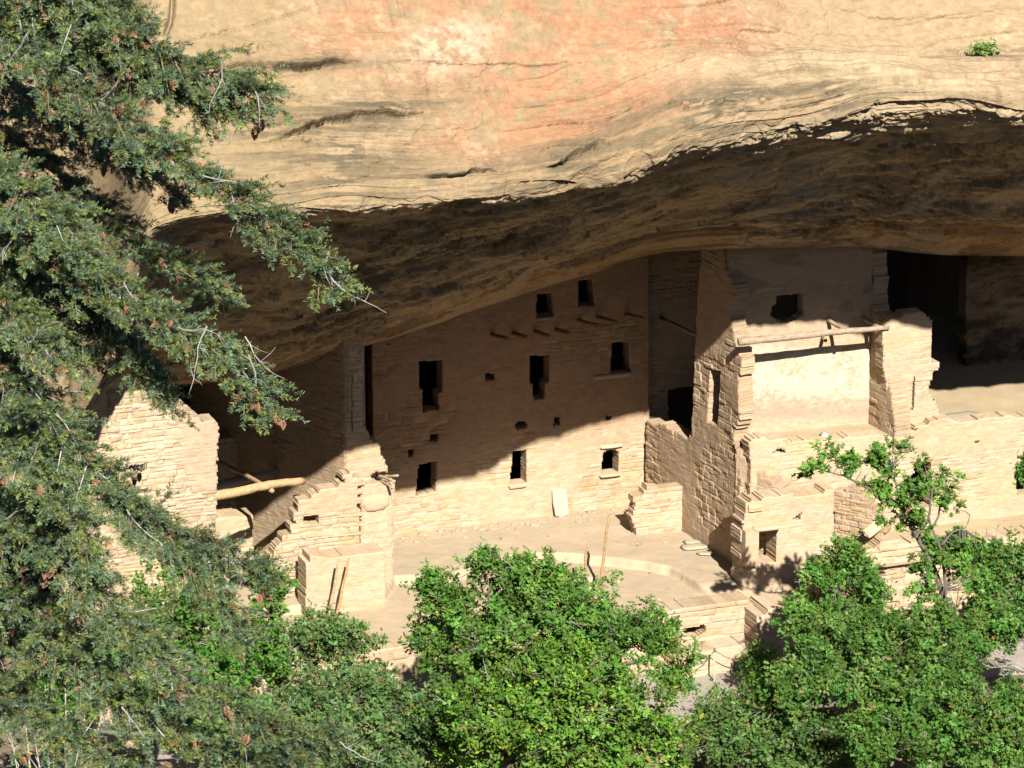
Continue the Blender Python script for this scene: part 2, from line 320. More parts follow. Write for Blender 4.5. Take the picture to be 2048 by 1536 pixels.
    cc = mixc(cc, ora, np.clip(np.exp(-((T2 - 11.6)/.3)**2)*sstep(.38, .6, cst2)*(.35 + .6*sstep(1650, 2000, px)), 0, .8))
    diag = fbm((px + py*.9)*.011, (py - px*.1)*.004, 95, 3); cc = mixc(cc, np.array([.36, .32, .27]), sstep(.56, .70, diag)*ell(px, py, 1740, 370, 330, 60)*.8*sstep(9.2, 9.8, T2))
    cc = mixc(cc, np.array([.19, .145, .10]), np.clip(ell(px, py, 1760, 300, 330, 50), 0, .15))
    cc = mixc(cc, np.array([.035, .03, .026]), hid*.85*np.ones_like(T2))  # near-black behind the lip: shade of the recess put into the colour
    cc = mixc(cc, np.array([.30, .225, .135]), np.exp(-((T2 - 8.2)/1.1)**2)*.85*sstep(900, 1300, px))
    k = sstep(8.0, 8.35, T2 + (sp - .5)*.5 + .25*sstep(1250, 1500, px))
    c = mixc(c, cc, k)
    sp3 = fbm(uu*11 + 3, arc*13, 121, 4, .7); vs_ = sstep(.58, .72, fbm(uu*2.2, arc*.18, 123, 4, .6))*sstep(.4, .6, fbm(uu*.3, arc*.3, 125, 3))
    c = mixc(c, c*np.array([.62, .60, .58]), np.clip(vs_*face*.7*sstep(600, 900, px), 0, 1))
    c = np.clip(c*(1 + .22*(sp2 - .5) + .42*(sp3 - .5))[..., None], .012, .8)
    nr, nc = px.shape
    idx = np.arange(nr*nc).reshape(nr, nc)
    q = np.stack([idx[:-1, :-1], idx[1:, :-1], idx[1:, 1:], idx[:-1, 1:]], -1).reshape(-1, 4)
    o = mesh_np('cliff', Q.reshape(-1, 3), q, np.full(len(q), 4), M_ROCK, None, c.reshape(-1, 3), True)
    tag(o, 'sunlit sandstone cliff with red stains and a dark overhanging alcove ceiling', 'cliff', kind='structure')
    return o
build_cliff()

# ------------------------------------------------------------------ masonry walls
def in_poly(x, y, poly):
    r = np.zeros(np.shape(x), bool); n = len(poly); j = n - 1
    for i in range(n):
        xi, yi = poly[i]; xj, yj = poly[j]
        if yi != yj:
            r ^= ((yi > y) != (yj > y)) & (x < (xj - xi)*(y - yi)/(yj - yi) + xi)
        j = i
    return r

class Masonry:
    def __init__(s, seed, h=(.06, .15), l=(.10, .40)):
        rg = np.random.default_rng(seed); s.seed = seed
        hs = rg.uniform(*h, 260); s.zb = np.cumsum(hs) - 14.0; s.nr = len(hs)
        s.l = l
        s.rows = []
        for i in range(s.nr):
            b = np.cumsum(rg.uniform(l[0], l[1], 130)) - 20.0; s.rows.append(b)
    def __call__(s, a, z):
        z0_ = z; z = z + .05*(fbm(a*.7, z*.4, s.seed + 5, 2) - .5) + .045*(fbm(a*4., z*5., s.seed + 6, 3) - .5); a = a + .06*(fbm(a*4. + 9, z0_*5., s.seed + 7, 3) - .5)
        r = np.clip(np.searchsorted(s.zb, z), 1, s.nr - 1)
        st = np.zeros(a.shape, int); l0 = np.zeros(a.shape); l1 = np.zeros(a.shape)
        for i in np.unique(r):
            m = r == i; b = s.rows[i]; k = np.clip(np.searchsorted(b, a[m]), 1, len(b) - 1); st[m] = k; l0[m] = b[k-1]; l1[m] = b[k]
        z0 = s.zb[r-1]; z1 = s.zb[r]
        dj = np.minimum(np.minimum(a - l0, l1 - a), np.minimum(z - z0, z1 - z))
        f = lambda q: _h(r.astype(float), st.astype(float), 0*a + q, s.seed)
        return dj, f, (l0 + l1)/2, (z0 + z1)/2, a - (l0 + l1)/2, z - (z0 + z1)/2

WBASE = np.array([.485, .360, .242])
def wall(name, P0, sdir, poly, holes=(), T=.38, d=.03, rough=1.0, plaster=.55, seed=1, parent=None, colfn=None, ragged=.02, px=True, base=WBASE, tint=.55, h=(.06, .15), l=(.10, .40), lean=0.0):
    """A masonry wall: outline and openings in the wall's own plane, real thickness, courses of stones as relief."""
    sdir = np.asarray(sdir, float); n = np.cross(sdir, Z)
    P0 = np.asarray(P0, float)
    def tosz(pts):
        if not px: return np.array(pts, float)
        pts = np.array(pts, float); Q = on_plane(pts[:, 0], pts[:, 1], P0, n) - P0
        return np.stack([Q @ sdir, Q[:, 2]], 1)
    pl = tosz(poly); hl = [tosz(q) for q in holes]
    s0, z0 = pl.min(0) - .12; s1, z1 = pl.max(0) + .12
    ns = int(math.ceil((s1 - s0)/d)); nz = int(math.ceil((z1 - z0)/d))
    cs, cz = np.meshgrid(s0 + (np.arange(ns) + .5)*d, z0 + (np.arange(nz) + .5)*d, indexing='ij')
    mz = Masonry(seed, h, l)
    dj, f, sc, zc, ds, dz = mz(cs, cz)
    rowh = _h(np.round(zc*50), 0*cs, 0*cs, seed + 3); js = ((rowh - .5)*1.6 + (f(1) - .5)*.8)*ragged
    keep = in_poly(cs + js, zc + .15*(cz - zc), pl)                # broken edges step back course by course
    for q in hl: keep &= ~in_poly(cs + (f(3) - .5)*.012, cz + (f(4) - .5)*.012, q)
    # vertices
    gs, gz = np.meshgrid(s0 + np.arange(ns + 1)*d, z0 + np.arange(nz + 1)*d, indexing='ij')
    djv, fv, scv, zcv, dsv, dzv = mz(gs, gz)
    pn = fbm(gs*.55 + seed*3.1, gz*.7, seed + 50, 4, .55); cov = sstep(.62 - plaster*.5, .82 - plaster*.5, pn)     # where mud plaster hides the stones
    stone = (fv(5) - .5)*.05 + dzv*(fv(6) - .5)*.35 + dsv*(fv(7) - .5)*.12
    joint = -np.exp(-(djv/.013)**2)*.028
    hgt = rough*(.78*(1 - .82*cov)*(stone + joint) + .022*(fbm(gs*3, gz*4, seed + 60, 3) - .5) + .05*(fbm(gs*.8, gz*.8, seed + 61, 2) - .5)) + cov*.012
    v = fv(8); ochre = sstep(.80, .86, fv(9)); palest = sstep(.86, .92, fv(10))
    c = np.ones(gs.shape + (3,))*base
    big = fbm(gs*.35, gz*.9, seed + 70, 4); c = c*(1 + .28*(big - .5))[..., None]
    sm_ = sstep(.5, .72, fbm(gs*.7, gz*2.6, seed + 72, 5, .6)); c = c*(1 - .5*sm_[..., None]) + .5*sm_[..., None]*np.array([.49, .345, .185])
    ru_ = sstep(.5, .75, fbm(gs*.5 + 4, gz*1.2, seed + 74, 5, .6)); c = c*(1 - .35*ru_[..., None]) + .35*ru_[..., None]*np.array([.50, .33, .215])
    tn = tint*(1 - .6*cov)
    c = c*(1 + .26*tn*(v - .5))[..., None]
    ochre = ochre*.8; c = c*(1 - (tn*ochre)[..., None]) + (np.array([.42, .285, .135])*(.9 + .2*v)[..., None])*(tn*ochre)[..., None]
    c = c*(1 - .6*(tn*palest)[..., None]) + (np.array([.66, .56, .40]))*.6*(tn*palest)[..., None]
    jn = np.exp(-(djv/.012)**2)*(1 - cov); c = c*(1 - .14*jn*sstep(.35, .6, fbm(gs*2, gz*2, seed + 76, 3)))[..., None]
    fs = fbm(gs*9, gz*14, seed + 78, 4, .65); c = c*(1 + .30*(fs - .5))[..., None]
    if colfn: c = colfn(c, gs, gz, P0, sdir, cov)
    # smooth the staircase edge a little
    ki = np.zeros((ns + 2, nz + 2), bool); ki[1:-1, 1:-1] = keep
    cnt = ki[:-1, :-1].astype(int) + ki[1:, :-1] + ki[:-1, 1:] + ki[1:, 1:]
    edge = (cnt > 0) & (cnt < 4)
    rg = np.random.default_rng(seed + 5)
    je = np.where(edge[..., None], rg.uniform(-.22*d, .22*d, gs.shape + (2,)), 0)
    hgt = np.where(edge, .35*hgt - .012, hgt)
    FV = P0 + (gs + je[..., 0])[..., None]*sdir + (gz + je[..., 1])[..., None]*Z + (hgt + lean*(gz - z0))[..., None]*n
    jb = np.where(edge[..., None], rg.uniform(-.2*d, .2*d, gs.shape + (2,)), 0); jm = np.where(edge[..., None], rg.uniform(-.2*d, .2*d, gs.shape + (2,)), 0)
    BV = P0 + (gs + jb[..., 0])[..., None]*sdir + (gz + jb[..., 1])[..., None]*Z + (-T + lean*(gz - z0) - .02*rough*(fbm(gs*4, gz*4, seed + 82, 2) - .5))[..., None]*n
    used = cnt > 0; nid = np.full(gs.shape, -1); nu = used.sum(); nid[used] = np.arange(nu)
    i, k = np.nonzero(keep)
    a, b, c2, d2 = nid[i, k], nid[i+1, k], nid[i+1, k+1], nid[i, k+1]
    F = [np.stack([a, b, c2, d2], 1), np.stack([d2, c2, b, a], 1) + nu]
    # rims; two steps through the thickness so that reveals show stone too
    MV = (FV*.5 + BV*.5) + jm[..., :1]*sdir + jm[..., 1:]*Z
    rk = 1. if T < .58 else .25; rv = (fbm(gs*9, gz*9, seed + 80, 2) - .5)*.025*rough*rk
    MV = MV + rv[..., None]*sdir + ((fbm(gs*9, gz*9, seed + 81, 2) - .5)*.02*rough*rk)[..., None]*Z
    for (di, dk, e0, e1) in ((-1, 0, (0, 1), (0, 0)), (1, 0, (1, 0), (1, 1)), (0, -1, (0, 0), (1, 0)), (0, 1, (1, 1), (0, 1))):
        m = keep & ~ki[1 + di:ns + 1 + di, 1 + dk:nz + 1 + dk]
        i, k = np.nonzero(m); p, q = nid[i + e0[0], k + e0[1]], nid[i + e1[0], k + e1[1]]
        F.append(np.stack([p, p + 2*nu, q + 2*nu, q], 1)); F.append(np.stack([p + 2*nu, p + nu, q + nu, q + 2*nu], 1))
    V = np.concatenate([FV[used], BV[used], MV[used]]); cc = np.concatenate([c[used], c[used]*1.0, c[used]])
    F = np.concatenate(F)
    return mesh_np(name, V, F, np.full(len(F), 4), M_WALL, parent, np.clip(cc, .02, .8), False)

def along_w(wv, x=1024., y=900.): return on_w(np.float64(x), np.float64(y), np.float64(wv))
def pxof(P):
    v = np.asarray(P) - CAM; ww = v @ F_; return 1024 + FPX*(v @ R_)/ww, 768 - FPX*(v @ UPV)/ww

def slab(mb, cen, ax, ay, az, col, rg, wob=.12, seg=4, rnd=.22):
    """rough rounded stone: a box grid pushed towards a rounded shape"""
    n = seg; V = []; F = []
    import itertools
    idx = {}
    def vid(i, j, k):
        key = (i, j, k)
        if key not in idx:
            p = np.array([i/n*2 - 1, j/n*2 - 1, k/n*2 - 1]); r = np.linalg.norm(p); q = p*(1 - rnd*max(0, r - 1))
            q = q*(1 + wob*(rg.random(3) - .5)); idx[key] = len(V); V.append(cen + q[0]*ax + q[1]*ay + q[2]*az)
        return idx[key]
    for a in range(n):
        for b in range(n):
            for s in (0, n):
                F.append((vid(s, a, b), vid(s, a+1, b), vid(s, a+1, b+1), vid(s, a, b+1)) if s else (vid(s, a, b), vid(s, a, b+1), vid(s, a+1, b+1), vid(s, a+1, b)))
                F.append((vid(a, s, b), vid(a, s, b+1), vid(a+1, s, b+1), vid(a+1, s, b)) if s else (vid(a, s, b), vid(a+1, s, b), vid(a+1, s, b+1), vid(a, s, b+1)))
                F.append((vid(a, b, s), vid(a+1, b, s), vid(a+1, b+1, s), vid(a, b+1, s)) if s else (vid(a, b, s), vid(a, b+1, s), vid(a+1, b+1, s), vid(a+1, b, s)))
    mb.add(np.array(V), F, col)

def pole(mb, pts, r0, r1, col, sides=9, seed=0, n=14, wob=.18):
    pts = np.array(pts, float); L = np.concatenate([[0], np.cumsum(np.linalg.norm(np.diff(pts, axis=0), axis=1))]); t = np.linspace(0, L[-1], n)
    P = np.stack([np.interp(t, L, pts[:, k]) for k in range(3)], 1)
    if len(pts) > 2:
        for _ in range(2): P[1:-1] = .25*P[:-2] + .5*P[1:-1] + .25*P[2:]
    rg = np.random.default_rng(seed); P[1:-1] += rg.normal(0, .006, P[1:-1].shape)
    mb.tube(P, np.linspace(r0, r1, n), col, sides, wob=wob, seed=seed)

# ---- back house with its rows of doorways
def back_cols(c, gs, gz, P0, sd, cov):  # reddish plaster above, its colour darkened further to deepen the overhang's shade
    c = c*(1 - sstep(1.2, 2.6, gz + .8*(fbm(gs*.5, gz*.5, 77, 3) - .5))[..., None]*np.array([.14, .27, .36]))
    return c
house = empty('masonry_house', along_w(0., 1020, 1044), 'long three storey house of tan masonry at the back, lower half sunlit', 'house')
B0 = along_w(0.0, 1020, 1040)
W1 = [(838, 723), (884, 721), (885, 783), (877, 787), (878, 820), (846, 823), (846, 779), (838, 778)]
W2 = [(1060, 712), (1099, 710), (1098, 764), (1090, 767), (1089, 797), (1067, 799), (1066, 769), (1060, 769)]
W3 = [(1224, 686), (1257, 684), (1261, 747), (1221, 750)]
W4 = [(1074, 589), (1103, 587), (1107, 633), (1073, 636)]
W5 = [(1157, 561), (1184, 559), (1189, 611), (1156, 613)]
W6 = [(837, 928), (874, 923), (872, 984), (832, 992)]
W7 = [(1026, 903), (1054, 900), (1053, 966), (1019, 970)]
W8 = [(1207, 905), (1214, 901), (1231, 900), (1237, 904), (1238, 947), (1201, 951)]
hl = [W1, W2, W3, W4, W5, W6, W7, W8, [(971, 747), (990, 747), (990, 760), (970, 761)], [(1030, 849), (1036, 843), (1050, 842), (1056, 850), (1050, 857), (1034, 858)],
      [(1109, 836), (1120, 835), (1121, 851), (1107, 852)], [(1211, 832), (1225, 831), (1222, 840), (1211, 841)], [(859, 869), (876, 868), (876, 884), (859, 884)], [(817, 900), (828, 899), (826, 914), (816, 914)],
      [(775, 687), (779, 687), (779, 691), (775, 691)], [(729, 560), (743, 560), (746, 884), (731, 884)]]
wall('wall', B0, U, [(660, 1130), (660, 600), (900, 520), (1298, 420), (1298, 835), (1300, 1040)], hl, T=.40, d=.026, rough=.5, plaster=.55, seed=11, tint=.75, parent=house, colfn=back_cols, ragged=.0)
rg = np.random.default_rng(5)
WOODG = (.30, .22, .15)
for k, (x, y, L) in enumerate(((975, 667, .95), (1018, 664, .9), (1061, 660, .9), (1103, 656, .9), (1147, 638, 1.15), (1186, 632, 1.2), (1240, 626, 1.1))):
    A = on_w(np.float64(x), np.float64(y), np.float64(-.3)); mb = MB(); A0 = A - NA*0
    D = NA*.985 + Z*(.15 + .03*rg.random()) + U*.05*(rg.random() - .5)
    pole(mb, [A, A + D*(L + .3)], .055, .045, (.26, .17, .10), seed=k, n=6); mb.build('beam', M_WOOD, house, True)
def trim(name, pts, w0, dep, parent, col=(.50, .39, .24), seed=0):       # a thin stone slab (sill or lintel) proud of the wall
    pts = np.array(pts, float); Q = on_w(pts[:, 0], pts[:, 1], np.full(len(pts), w0)); cen = Q.mean(0); ln = np.ptp(Q @ U)/2; ht = np.ptp(Q[:, 2])/2
    mb = MB(); slab(mb, cen - NA*.05, U*ln, NA*(dep + .05), Z*max(ht, .025), col, np.random.default_rng(seed), .1, 3); return mb.build(name, M_STONE, parent, False)
trim('sill', [(1016, 969), (1054, 966), (1054, 973), (1016, 976)], .02, .07, house, seed=1)
trim('sill', [(1198, 950), (1242, 946), (1242, 950), (1198, 954)], .02, .08, house, seed=2)
trim('lintel', [(1198, 891), (1246, 888), (1246, 892), (1198, 895)], .02, .09, house, (.56, .44, .28), seed=3)
trim('sill', [(1185, 752), (1262, 748), (1262, 752), (1185, 756)], .01, .05, house, seed=4)
trim('sill', [(1072, 637), (1108, 633), (1108, 637), (1072, 641)], .01, .05, house, seed=5)
fix_parent(house)
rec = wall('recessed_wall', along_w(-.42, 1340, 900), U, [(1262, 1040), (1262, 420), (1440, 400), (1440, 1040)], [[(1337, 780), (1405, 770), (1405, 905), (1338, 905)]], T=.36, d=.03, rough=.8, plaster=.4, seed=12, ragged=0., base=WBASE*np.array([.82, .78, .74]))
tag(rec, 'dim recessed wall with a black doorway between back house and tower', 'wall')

# ---- the tower: long side wall, plastered rear wall of the open room, stub wall on its right
tower = empty('ruined_tower', C0 + FD*4.2, 'tall broken tower with an open upper room, bare log beam and white plaster patch', 'tower')
def side_cols(c, gs, gz, P0, sd, cov): return c*np.array([.90, .875, .84])
wall('side_wall', C0, FD, [(1288, 1060), (1292, 842), (1300, 840), (1310, 846), (1340, 859), (1372, 875), (1384, 872), (1385, 800), (1390, 690), (1398, 560), (1406, 470), (1410, 400), (1447, 400), (1449, 535), (1462, 562), (1472, 585), (1470, 605), (1458, 618), (1462, 640), (1472, 690), (1484, 735), (1476, 748), (1480, 835), (1468, 858), (1466, 895), (1474, 925), (1482, 960), (1478, 1010), (1486, 1060), (1482, 1170), (1470, 1200)],
     [[(1418, 737), (1440, 741), (1435, 851), (1416, 843)]], T=.36, d=.028, rough=.85, plaster=.45, seed=21, parent=tower, colfn=side_cols, ragged=.03, l=(.16, .42), h=(.09, .21))
S39 = C0 + FD*3.9
def plas(c, gs, gz, P0, sd, cov):
    P = P0 + gs[..., None]*sd + gz[..., None]*Z; x, y = pxof(P)
    n1 = fbm(gs*3.5, gz*5, 301, 4, .65); n2 = fbm(gs*12, gz*16, 303, 3, .65)
    wt = sstep(688, 702, y + 20*(n1 - .5))*(1 - sstep(785, 830, y + 60*(n1 - .5)))*sstep(.40, .49, n1*.5 + n2*.5)*.92
    c = c*(1 - wt[..., None]) + np.array([.56, .485, .355])*wt[..., None]
    pk = sstep(775, 800, y + 40*(n1 - .5))*(1 - sstep(825, 850, y))*(1 - wt)*.85
    c = c*(1 - pk[..., None]) + np.array([.44, .285, .20])*pk[..., None]
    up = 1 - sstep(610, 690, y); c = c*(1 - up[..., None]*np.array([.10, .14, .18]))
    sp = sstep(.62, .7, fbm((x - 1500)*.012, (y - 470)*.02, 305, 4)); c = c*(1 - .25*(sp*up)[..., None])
    return c
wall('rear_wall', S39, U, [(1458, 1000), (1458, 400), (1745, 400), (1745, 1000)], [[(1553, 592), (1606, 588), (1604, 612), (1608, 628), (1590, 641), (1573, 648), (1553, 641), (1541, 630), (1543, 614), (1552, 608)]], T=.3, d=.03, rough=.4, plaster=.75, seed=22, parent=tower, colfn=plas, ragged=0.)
ST = on_plane(1737., 860., S39, NA)
wall('stub_wall', ST, FD, [(1731, 400), (1741, 400), (1743, 530), (1747, 560), (1744, 610), (1755, 628), (1764, 650), (1768, 690), (1774, 740), (1784, 790), (1792, 860), (1796, 900), (1728, 900)], [], T=.40, d=.03, rough=1.0, plaster=.4, h=(.10, .22), seed=23, parent=tower, colfn=side_cols, ragged=.04)
PA = on_plane(1486., 683., C0 + FD*4.85, NA); PB = on_plane(1777., 655., C0 + FD*4.75, NA); PM = PA*.5 + PB*.5
mb = MB(); pole(mb, [PA - (PB - PA)*.03, PM + Z*.01, PB], .085, .06, (.36, .27, .19), 10, 3, 16, .22); mb.build('log_beam', M_WOOD, tower, True)
mb = MB(); pole(mb, [on_plane(1655., 640., S39, NA) - NA*.2, on_plane(1697., 664., C0 + FD*4.9, NA)], .05, .045, (.40, .30, .19), 8, 4, 7); mb.build('joist', M_WOOD, tower, True)
mb = MB(); pole(mb, [on_plane(1724., 634., S39, NA) - NA*.2, on_plane(1762., 658., C0 + FD*4.8, NA)], .055, .05, (.40, .30, .19), 8, 5, 7); mb.build('joist', M_WOOD, tower, True)
mb = MB(); pole(mb, [on_plane(1650., 676., S39, NA) - NA*.2, on_plane(1651., 681., C0 + FD*4.3, NA)], .05, .045, (.40, .30, .19), 8, 6, 5); mb.build('joist', M_WOOD, tower, True)
fix_parent(tower)

S5 = C0 + FD*5.0
up = wall('upper_wall', C0 + FD*4.72, U, [(1764, 668), (1778, 640), (1805, 634), (1812, 627), (1845, 626), (1858, 637), (1865, 641), (1863, 700), (1864, 724), (1879, 730), (1877, 742), (1866, 748), (1864, 764), (1857, 770), (1858, 788), (1872, 802), (1884, 850), (1800, 890), (1786, 890), (1776, 800), (1768, 740)], [[(1828, 752), (1831, 752), (1827, 822), (1823, 822)]], T=.4, d=.028, rough=.8, plaster=.35, seed=31, ragged=.02)
tag(up, 'broken upper wall with a stepped top right of the tower, beside black recess', 'wall')
def fac_cols(c, gs, gz, P0, sd, cov):
    n1 = fbm(gs*.6, gz*1.6, 311, 4, .55); o = sstep(.55, .7, n1)*.35
    return c*(1 - o[..., None]) + np.array([.58, .40, .22])*o[..., None]
fac = wall('front_wall', S5, U, [(1500, 1230), (1500, 884), (1506, 876), (1560, 878), (1650, 882), (1700, 872), (1790, 872), (1830, 856), (1870, 842), (2048, 832), (2600, 780), (2600, 1260)],
           [[(1829, 927), (1864, 923), (1863, 1015), (1821, 1015), (1822, 950), (1829, 946)], [(2033, 930), (2045, 925), (2047, 904), (2110, 899), (2112, 985), (2034, 990), (2033, 962), (2029, 958)], [(1949, 883), (1959, 881), (1957, 888), (1950, 889)],
            [(1546, 906), (1555, 896), (1572, 901), (1570, 907)], [(1825, 858), (1836, 859), (1831, 864)]], T=.4, d=.03, rough=.6, plaster=.55, seed=32, colfn=fac_cols, ragged=.02, tint=.7)
tag(fac, 'long sunlit front wall with two dark doorways behind the tall oak', 'wall')

# ---- lower ruins in front of the tower
FD2 = np.array([sin(radians(56)), -cos(radians(56)), 0]); FD3 = np.array([sin(radians(58)), -cos(radians(58)), 0])
frag = wall('broken_side_wall', on_plane(1478., 940., C0, NB) + U*.03, FD2, [(1470, 885), (1478, 900), (1497, 921), (1512, 932), (1524, 948), (1545, 962), (1572, 985), (1576, 1100), (1576, 1230), (1470, 1200)], [], T=.4, d=.028, rough=.8, plaster=.5, seed=33, colfn=side_cols, ragged=.02)
tag(frag, 'low collapsed side wall sloping down below the tower front', 'wall')
dwy = empty('doorway_block', along_w(6.05, 1560, 1190), 'low block of masonry with a small doorway below the tower', 'ruin')
wall('wall', along_w(6.05, 1560, 1100), U, [(1484, 1260), (1482, 1060), (1491, 1052), (1486, 1044), (1489, 1026), (1493, 1008), (1502, 1001), (1519, 1004), (1528, 994), (1560, 990), (1600, 992), (1640, 986), (1667, 977), (1672, 1260)], [[(1515, 1064), (1554, 1057), (1553, 1124), (1514, 1127)], [(1585, 1038), (1604, 1026), (1601, 1041), (1590, 1040)]], T=.55, d=.028, rough=.9, plaster=.45, seed=34, parent=dwy, ragged=.03)
Q = along_w(6.13, 1532, 1054); mb = MB(); slab(mb, Q, U*.34, NA*.16, Z*.05, (.52, .40, .25), np.random.default_rng(4)); mb.build('lintel', M_STONE, dwy)
Q = along_w(6.0, 1508, 1012); mb = MB(); slab(mb, Q, U*.2, NA*.14, Z*.10, (.50, .38, .23), np.random.default_rng(6)); mb.build('capstone', M_STONE, dwy)
Q = along_w(6.12, 1499, 1094); mb = MB(); slab(mb, Q, U*.17, NA*.15, Z*.43, (.47, .345, .22), np.random.default_rng(7), .05, 5, .08); mb.build('jamb_slab', M_STONE, dwy)
fix_parent(dwy)
s2 = wall('rough_side_wall', along_w(5.85, 1670, 1050), FD3, [(1664, 1240), (1668, 985), (1690, 980), (1703, 972), (1716, 986), (1738, 1008), (1752, 1030), (1768, 1058), (1772, 1100), (1740, 1240)], [], T=.3, d=.03, rough=1.1, plaster=.4, seed=35, colfn=side_cols, ragged=.05)
tag(s2, 'rough crumbling side wall with a stone slab leaning on it behind oaks', 'wall')
A = along_w(7.0, 1730, 1070); Bq = along_w(6.8, 1764, 1044); mb = MB(); slab(mb, (A + Bq)/2, (Bq - A)*.5, NA*.1 + U*.02, np.cross(Bq - A, NA)*.16, (.60, .48, .30), np.random.default_rng(8)); o = mb.build('stone_slab', M_STONE)
tag(o, 'narrow pale stone slab leaning on the rough side wall', 'stone')
rb = wall('rubble_wall', along_w(7.6, 1860, 1180), U, [(1640, 1330), (1660, 1190), (1700, 1150), (1760, 1112), (1800, 1100), (1850, 1098), (1950, 1092), (2048, 1085), (2600, 1040), (2600, 1350)], [], T=.6, d=.035, rough=1.7, plaster=.1, seed=36, ragged=.07, h=(.10, .2), l=(.2, .5), lean=-.12)
tag(rb, 'low dry rubble retaining wall below the front wall on the right', 'wall')
fb = wall('front_block', along_w(7.35, 1560, 1270), U, [(1512, 1420), (1514, 1232), (1540, 1222), (1585, 1216), (1600, 1212), (1720, 1196), (1730, 1420)], [], T=.95, d=.03, rough=1.0, plaster=.4, seed=37, ragged=.02)
tag(fb, 'squared masonry block stepping forward of the courtyard wall', 'wall')
sm = wall('partition_wall', on_z(1322., 1066., 0.), U, [(1276, 1090), (1273, 1064), (1264, 1046), (1268, 1020), (1271, 1004), (1267, 994), (1289, 986), (1294, 975), (1330, 972), (1363, 968), (1367, 980), (1367, 1085)], [], T=.34, d=.026, rough=.7, plaster=.5, seed=38, ragged=.03)
tag(sm, 'short squared partition wall standing on the courtyard beside the tower', 'wall')

# ---- left block with the corner strip, its lower front and bench
left = empty('corner_house', along_w(2.9, 670, 1180), 'ruined corner house left of the back house with ladder poles in front', 'house')
wall('upper_front', along_w(2.7, 710, 900), U, [(688, 1230), (690, 560), (726, 560), (727, 850), (736, 860), (738, 872), (750, 884), (760, 890), (763, 914), (774, 934), (776, 946), (788, 962), (790, 985), (786, 1230)], [[(741, 951), (752, 944), (774, 945), (786, 953), (780, 966), (744, 967)], [(703, 750), (706, 750), (706, 862), (703, 862)]], T=.45, d=.028, rough=.6, plaster=.6, seed=41, parent=left, ragged=.02)
wall('lower_front', along_w(3.05, 660, 1080), U, [(530, 1250), (536, 1120), (550, 1096), (566, 1080), (580, 1058), (592, 1042), (598, 1012), (612, 998), (645, 985), (680, 968), (705, 940), (722, 960), (725, 1250)], [[(607, 1034), (638, 1030), (637, 1049), (607, 1049)]], T=.4, d=.028, rough=.85, plaster=.5, seed=42, parent=left, ragged=.11)
wall('pier', along_w(3.0, 750, 1080), U, [(722, 1240), (722, 965), (745, 968), (785, 974), (786, 1155), (770, 1240)], [], T=.4, d=.028, rough=.7, plaster=.55, seed=43, parent=left, ragged=.02)
wall('bench', along_w(4.0, 690, 1160), U, [(612, 1250), (612, 1126), (620, 1126), (620, 1117), (700, 1110), (766, 1103), (771, 1103), (771, 1250)], [], T=.6, d=.024, rough=.6, plaster=.8, h=(.05, .10), seed=44, parent=left, ragged=.01)
LC = along_w(2.72, 690, 900)
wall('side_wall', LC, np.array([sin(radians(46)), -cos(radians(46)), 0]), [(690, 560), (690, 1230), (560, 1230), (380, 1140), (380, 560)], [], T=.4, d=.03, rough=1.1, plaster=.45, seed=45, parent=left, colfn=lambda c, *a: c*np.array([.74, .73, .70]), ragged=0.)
mb = MB(); slab(mb, along_w(2.86, 747, 1002), U*.36, NA*.22, Z*.22, (.48, .352, .228), np.random.default_rng(12), .16, 7, .42); mb.build('boulder', M_STONE, left, True)
for k, (a, b) in enumerate((((752, 955), (796, 951)), ((754, 950), (790, 963)), ((757, 958), (786, 976)))):
    mb = MB(); pole(mb, [along_w(2.5, *a), along_w(3.35, *b)], .035, .028, (.42, .32, .21), 7, k, 5); mb.build('beam', M_WOOD, left, True)
fix_parent(left)

# ---- far left tower and what lies in the shade behind it
def lt_cols(c, gs, gz, P0, sd, cov):
    P = P0 + gs[..., None]*sd + gz[..., None]*Z; x, y = pxof(P); k = sstep(340, 360, x); return c*(1 - k[..., None]*np.array([.08, .09, .08]))
lt = empty('stepped_tower', along_w(6.5, 300, 1060), 'sunlit tower with a stepped broken top, half hidden by the fir', 'tower')
wall('front_wall', along_w(6.5, 300, 900), U, [(120, 1300), (150, 900), (183, 764), (205, 759), (262, 762), (268, 772), (276, 784), (300, 789), (345, 796), (352, 810), (367, 811), (372, 825), (384, 827), (388, 838), (430, 844), (437, 858), (434, 960), (430, 1060), (426, 1300)], [], T=.5, d=.028, rough=1.0, plaster=.42, seed=51, parent=lt, colfn=lt_cols, ragged=.03)
wall('return_wall', along_w(6.5, 150, 900), FD, [(130, 1250), (150, 800), (175, 780), (175, 1250)], [], T=.4, d=.05, rough=1, plaster=.4, seed=52, parent=lt)
fix_parent(lt)
ib = wall('shaded_wall', along_w(-.6, 470, 920), U, [(380, 1100), (380, 880), (440, 876), (500, 884), (512, 905), (506, 940), (520, 960), (520, 1100)], [], T=.4, d=.035, rough=1.4, plaster=.2, seed=53, ragged=.05)
tag(ib, 'low broken wall in deep shade behind the stepped tower', 'wall')
lw = wall('ledge_wall', along_w(1.2, 465, 1045), U, [(400, 1160), (405, 1040), (440, 1034), (495, 1028), (505, 1036), (508, 1160)], [], T=.6, d=.03, rough=.8, plaster=.5, seed=54, ragged=.02)
tag(lw, 'short low wall under the orange log', 'wall')
mb = MB(); pole(mb, [along_w(4.35, 405, 997), along_w(4.0, 470, 985), along_w(3.6, 545, 968), along_w(3.2, 606, 962)], .115, .085, (.52, .33, .17), 11, 2, 18, .2); o = mb.build('peeled_log', M_WOOD, None, True)
tag(o, 'thick orange peeled log bridging from the stepped tower to the corner house', 'log')
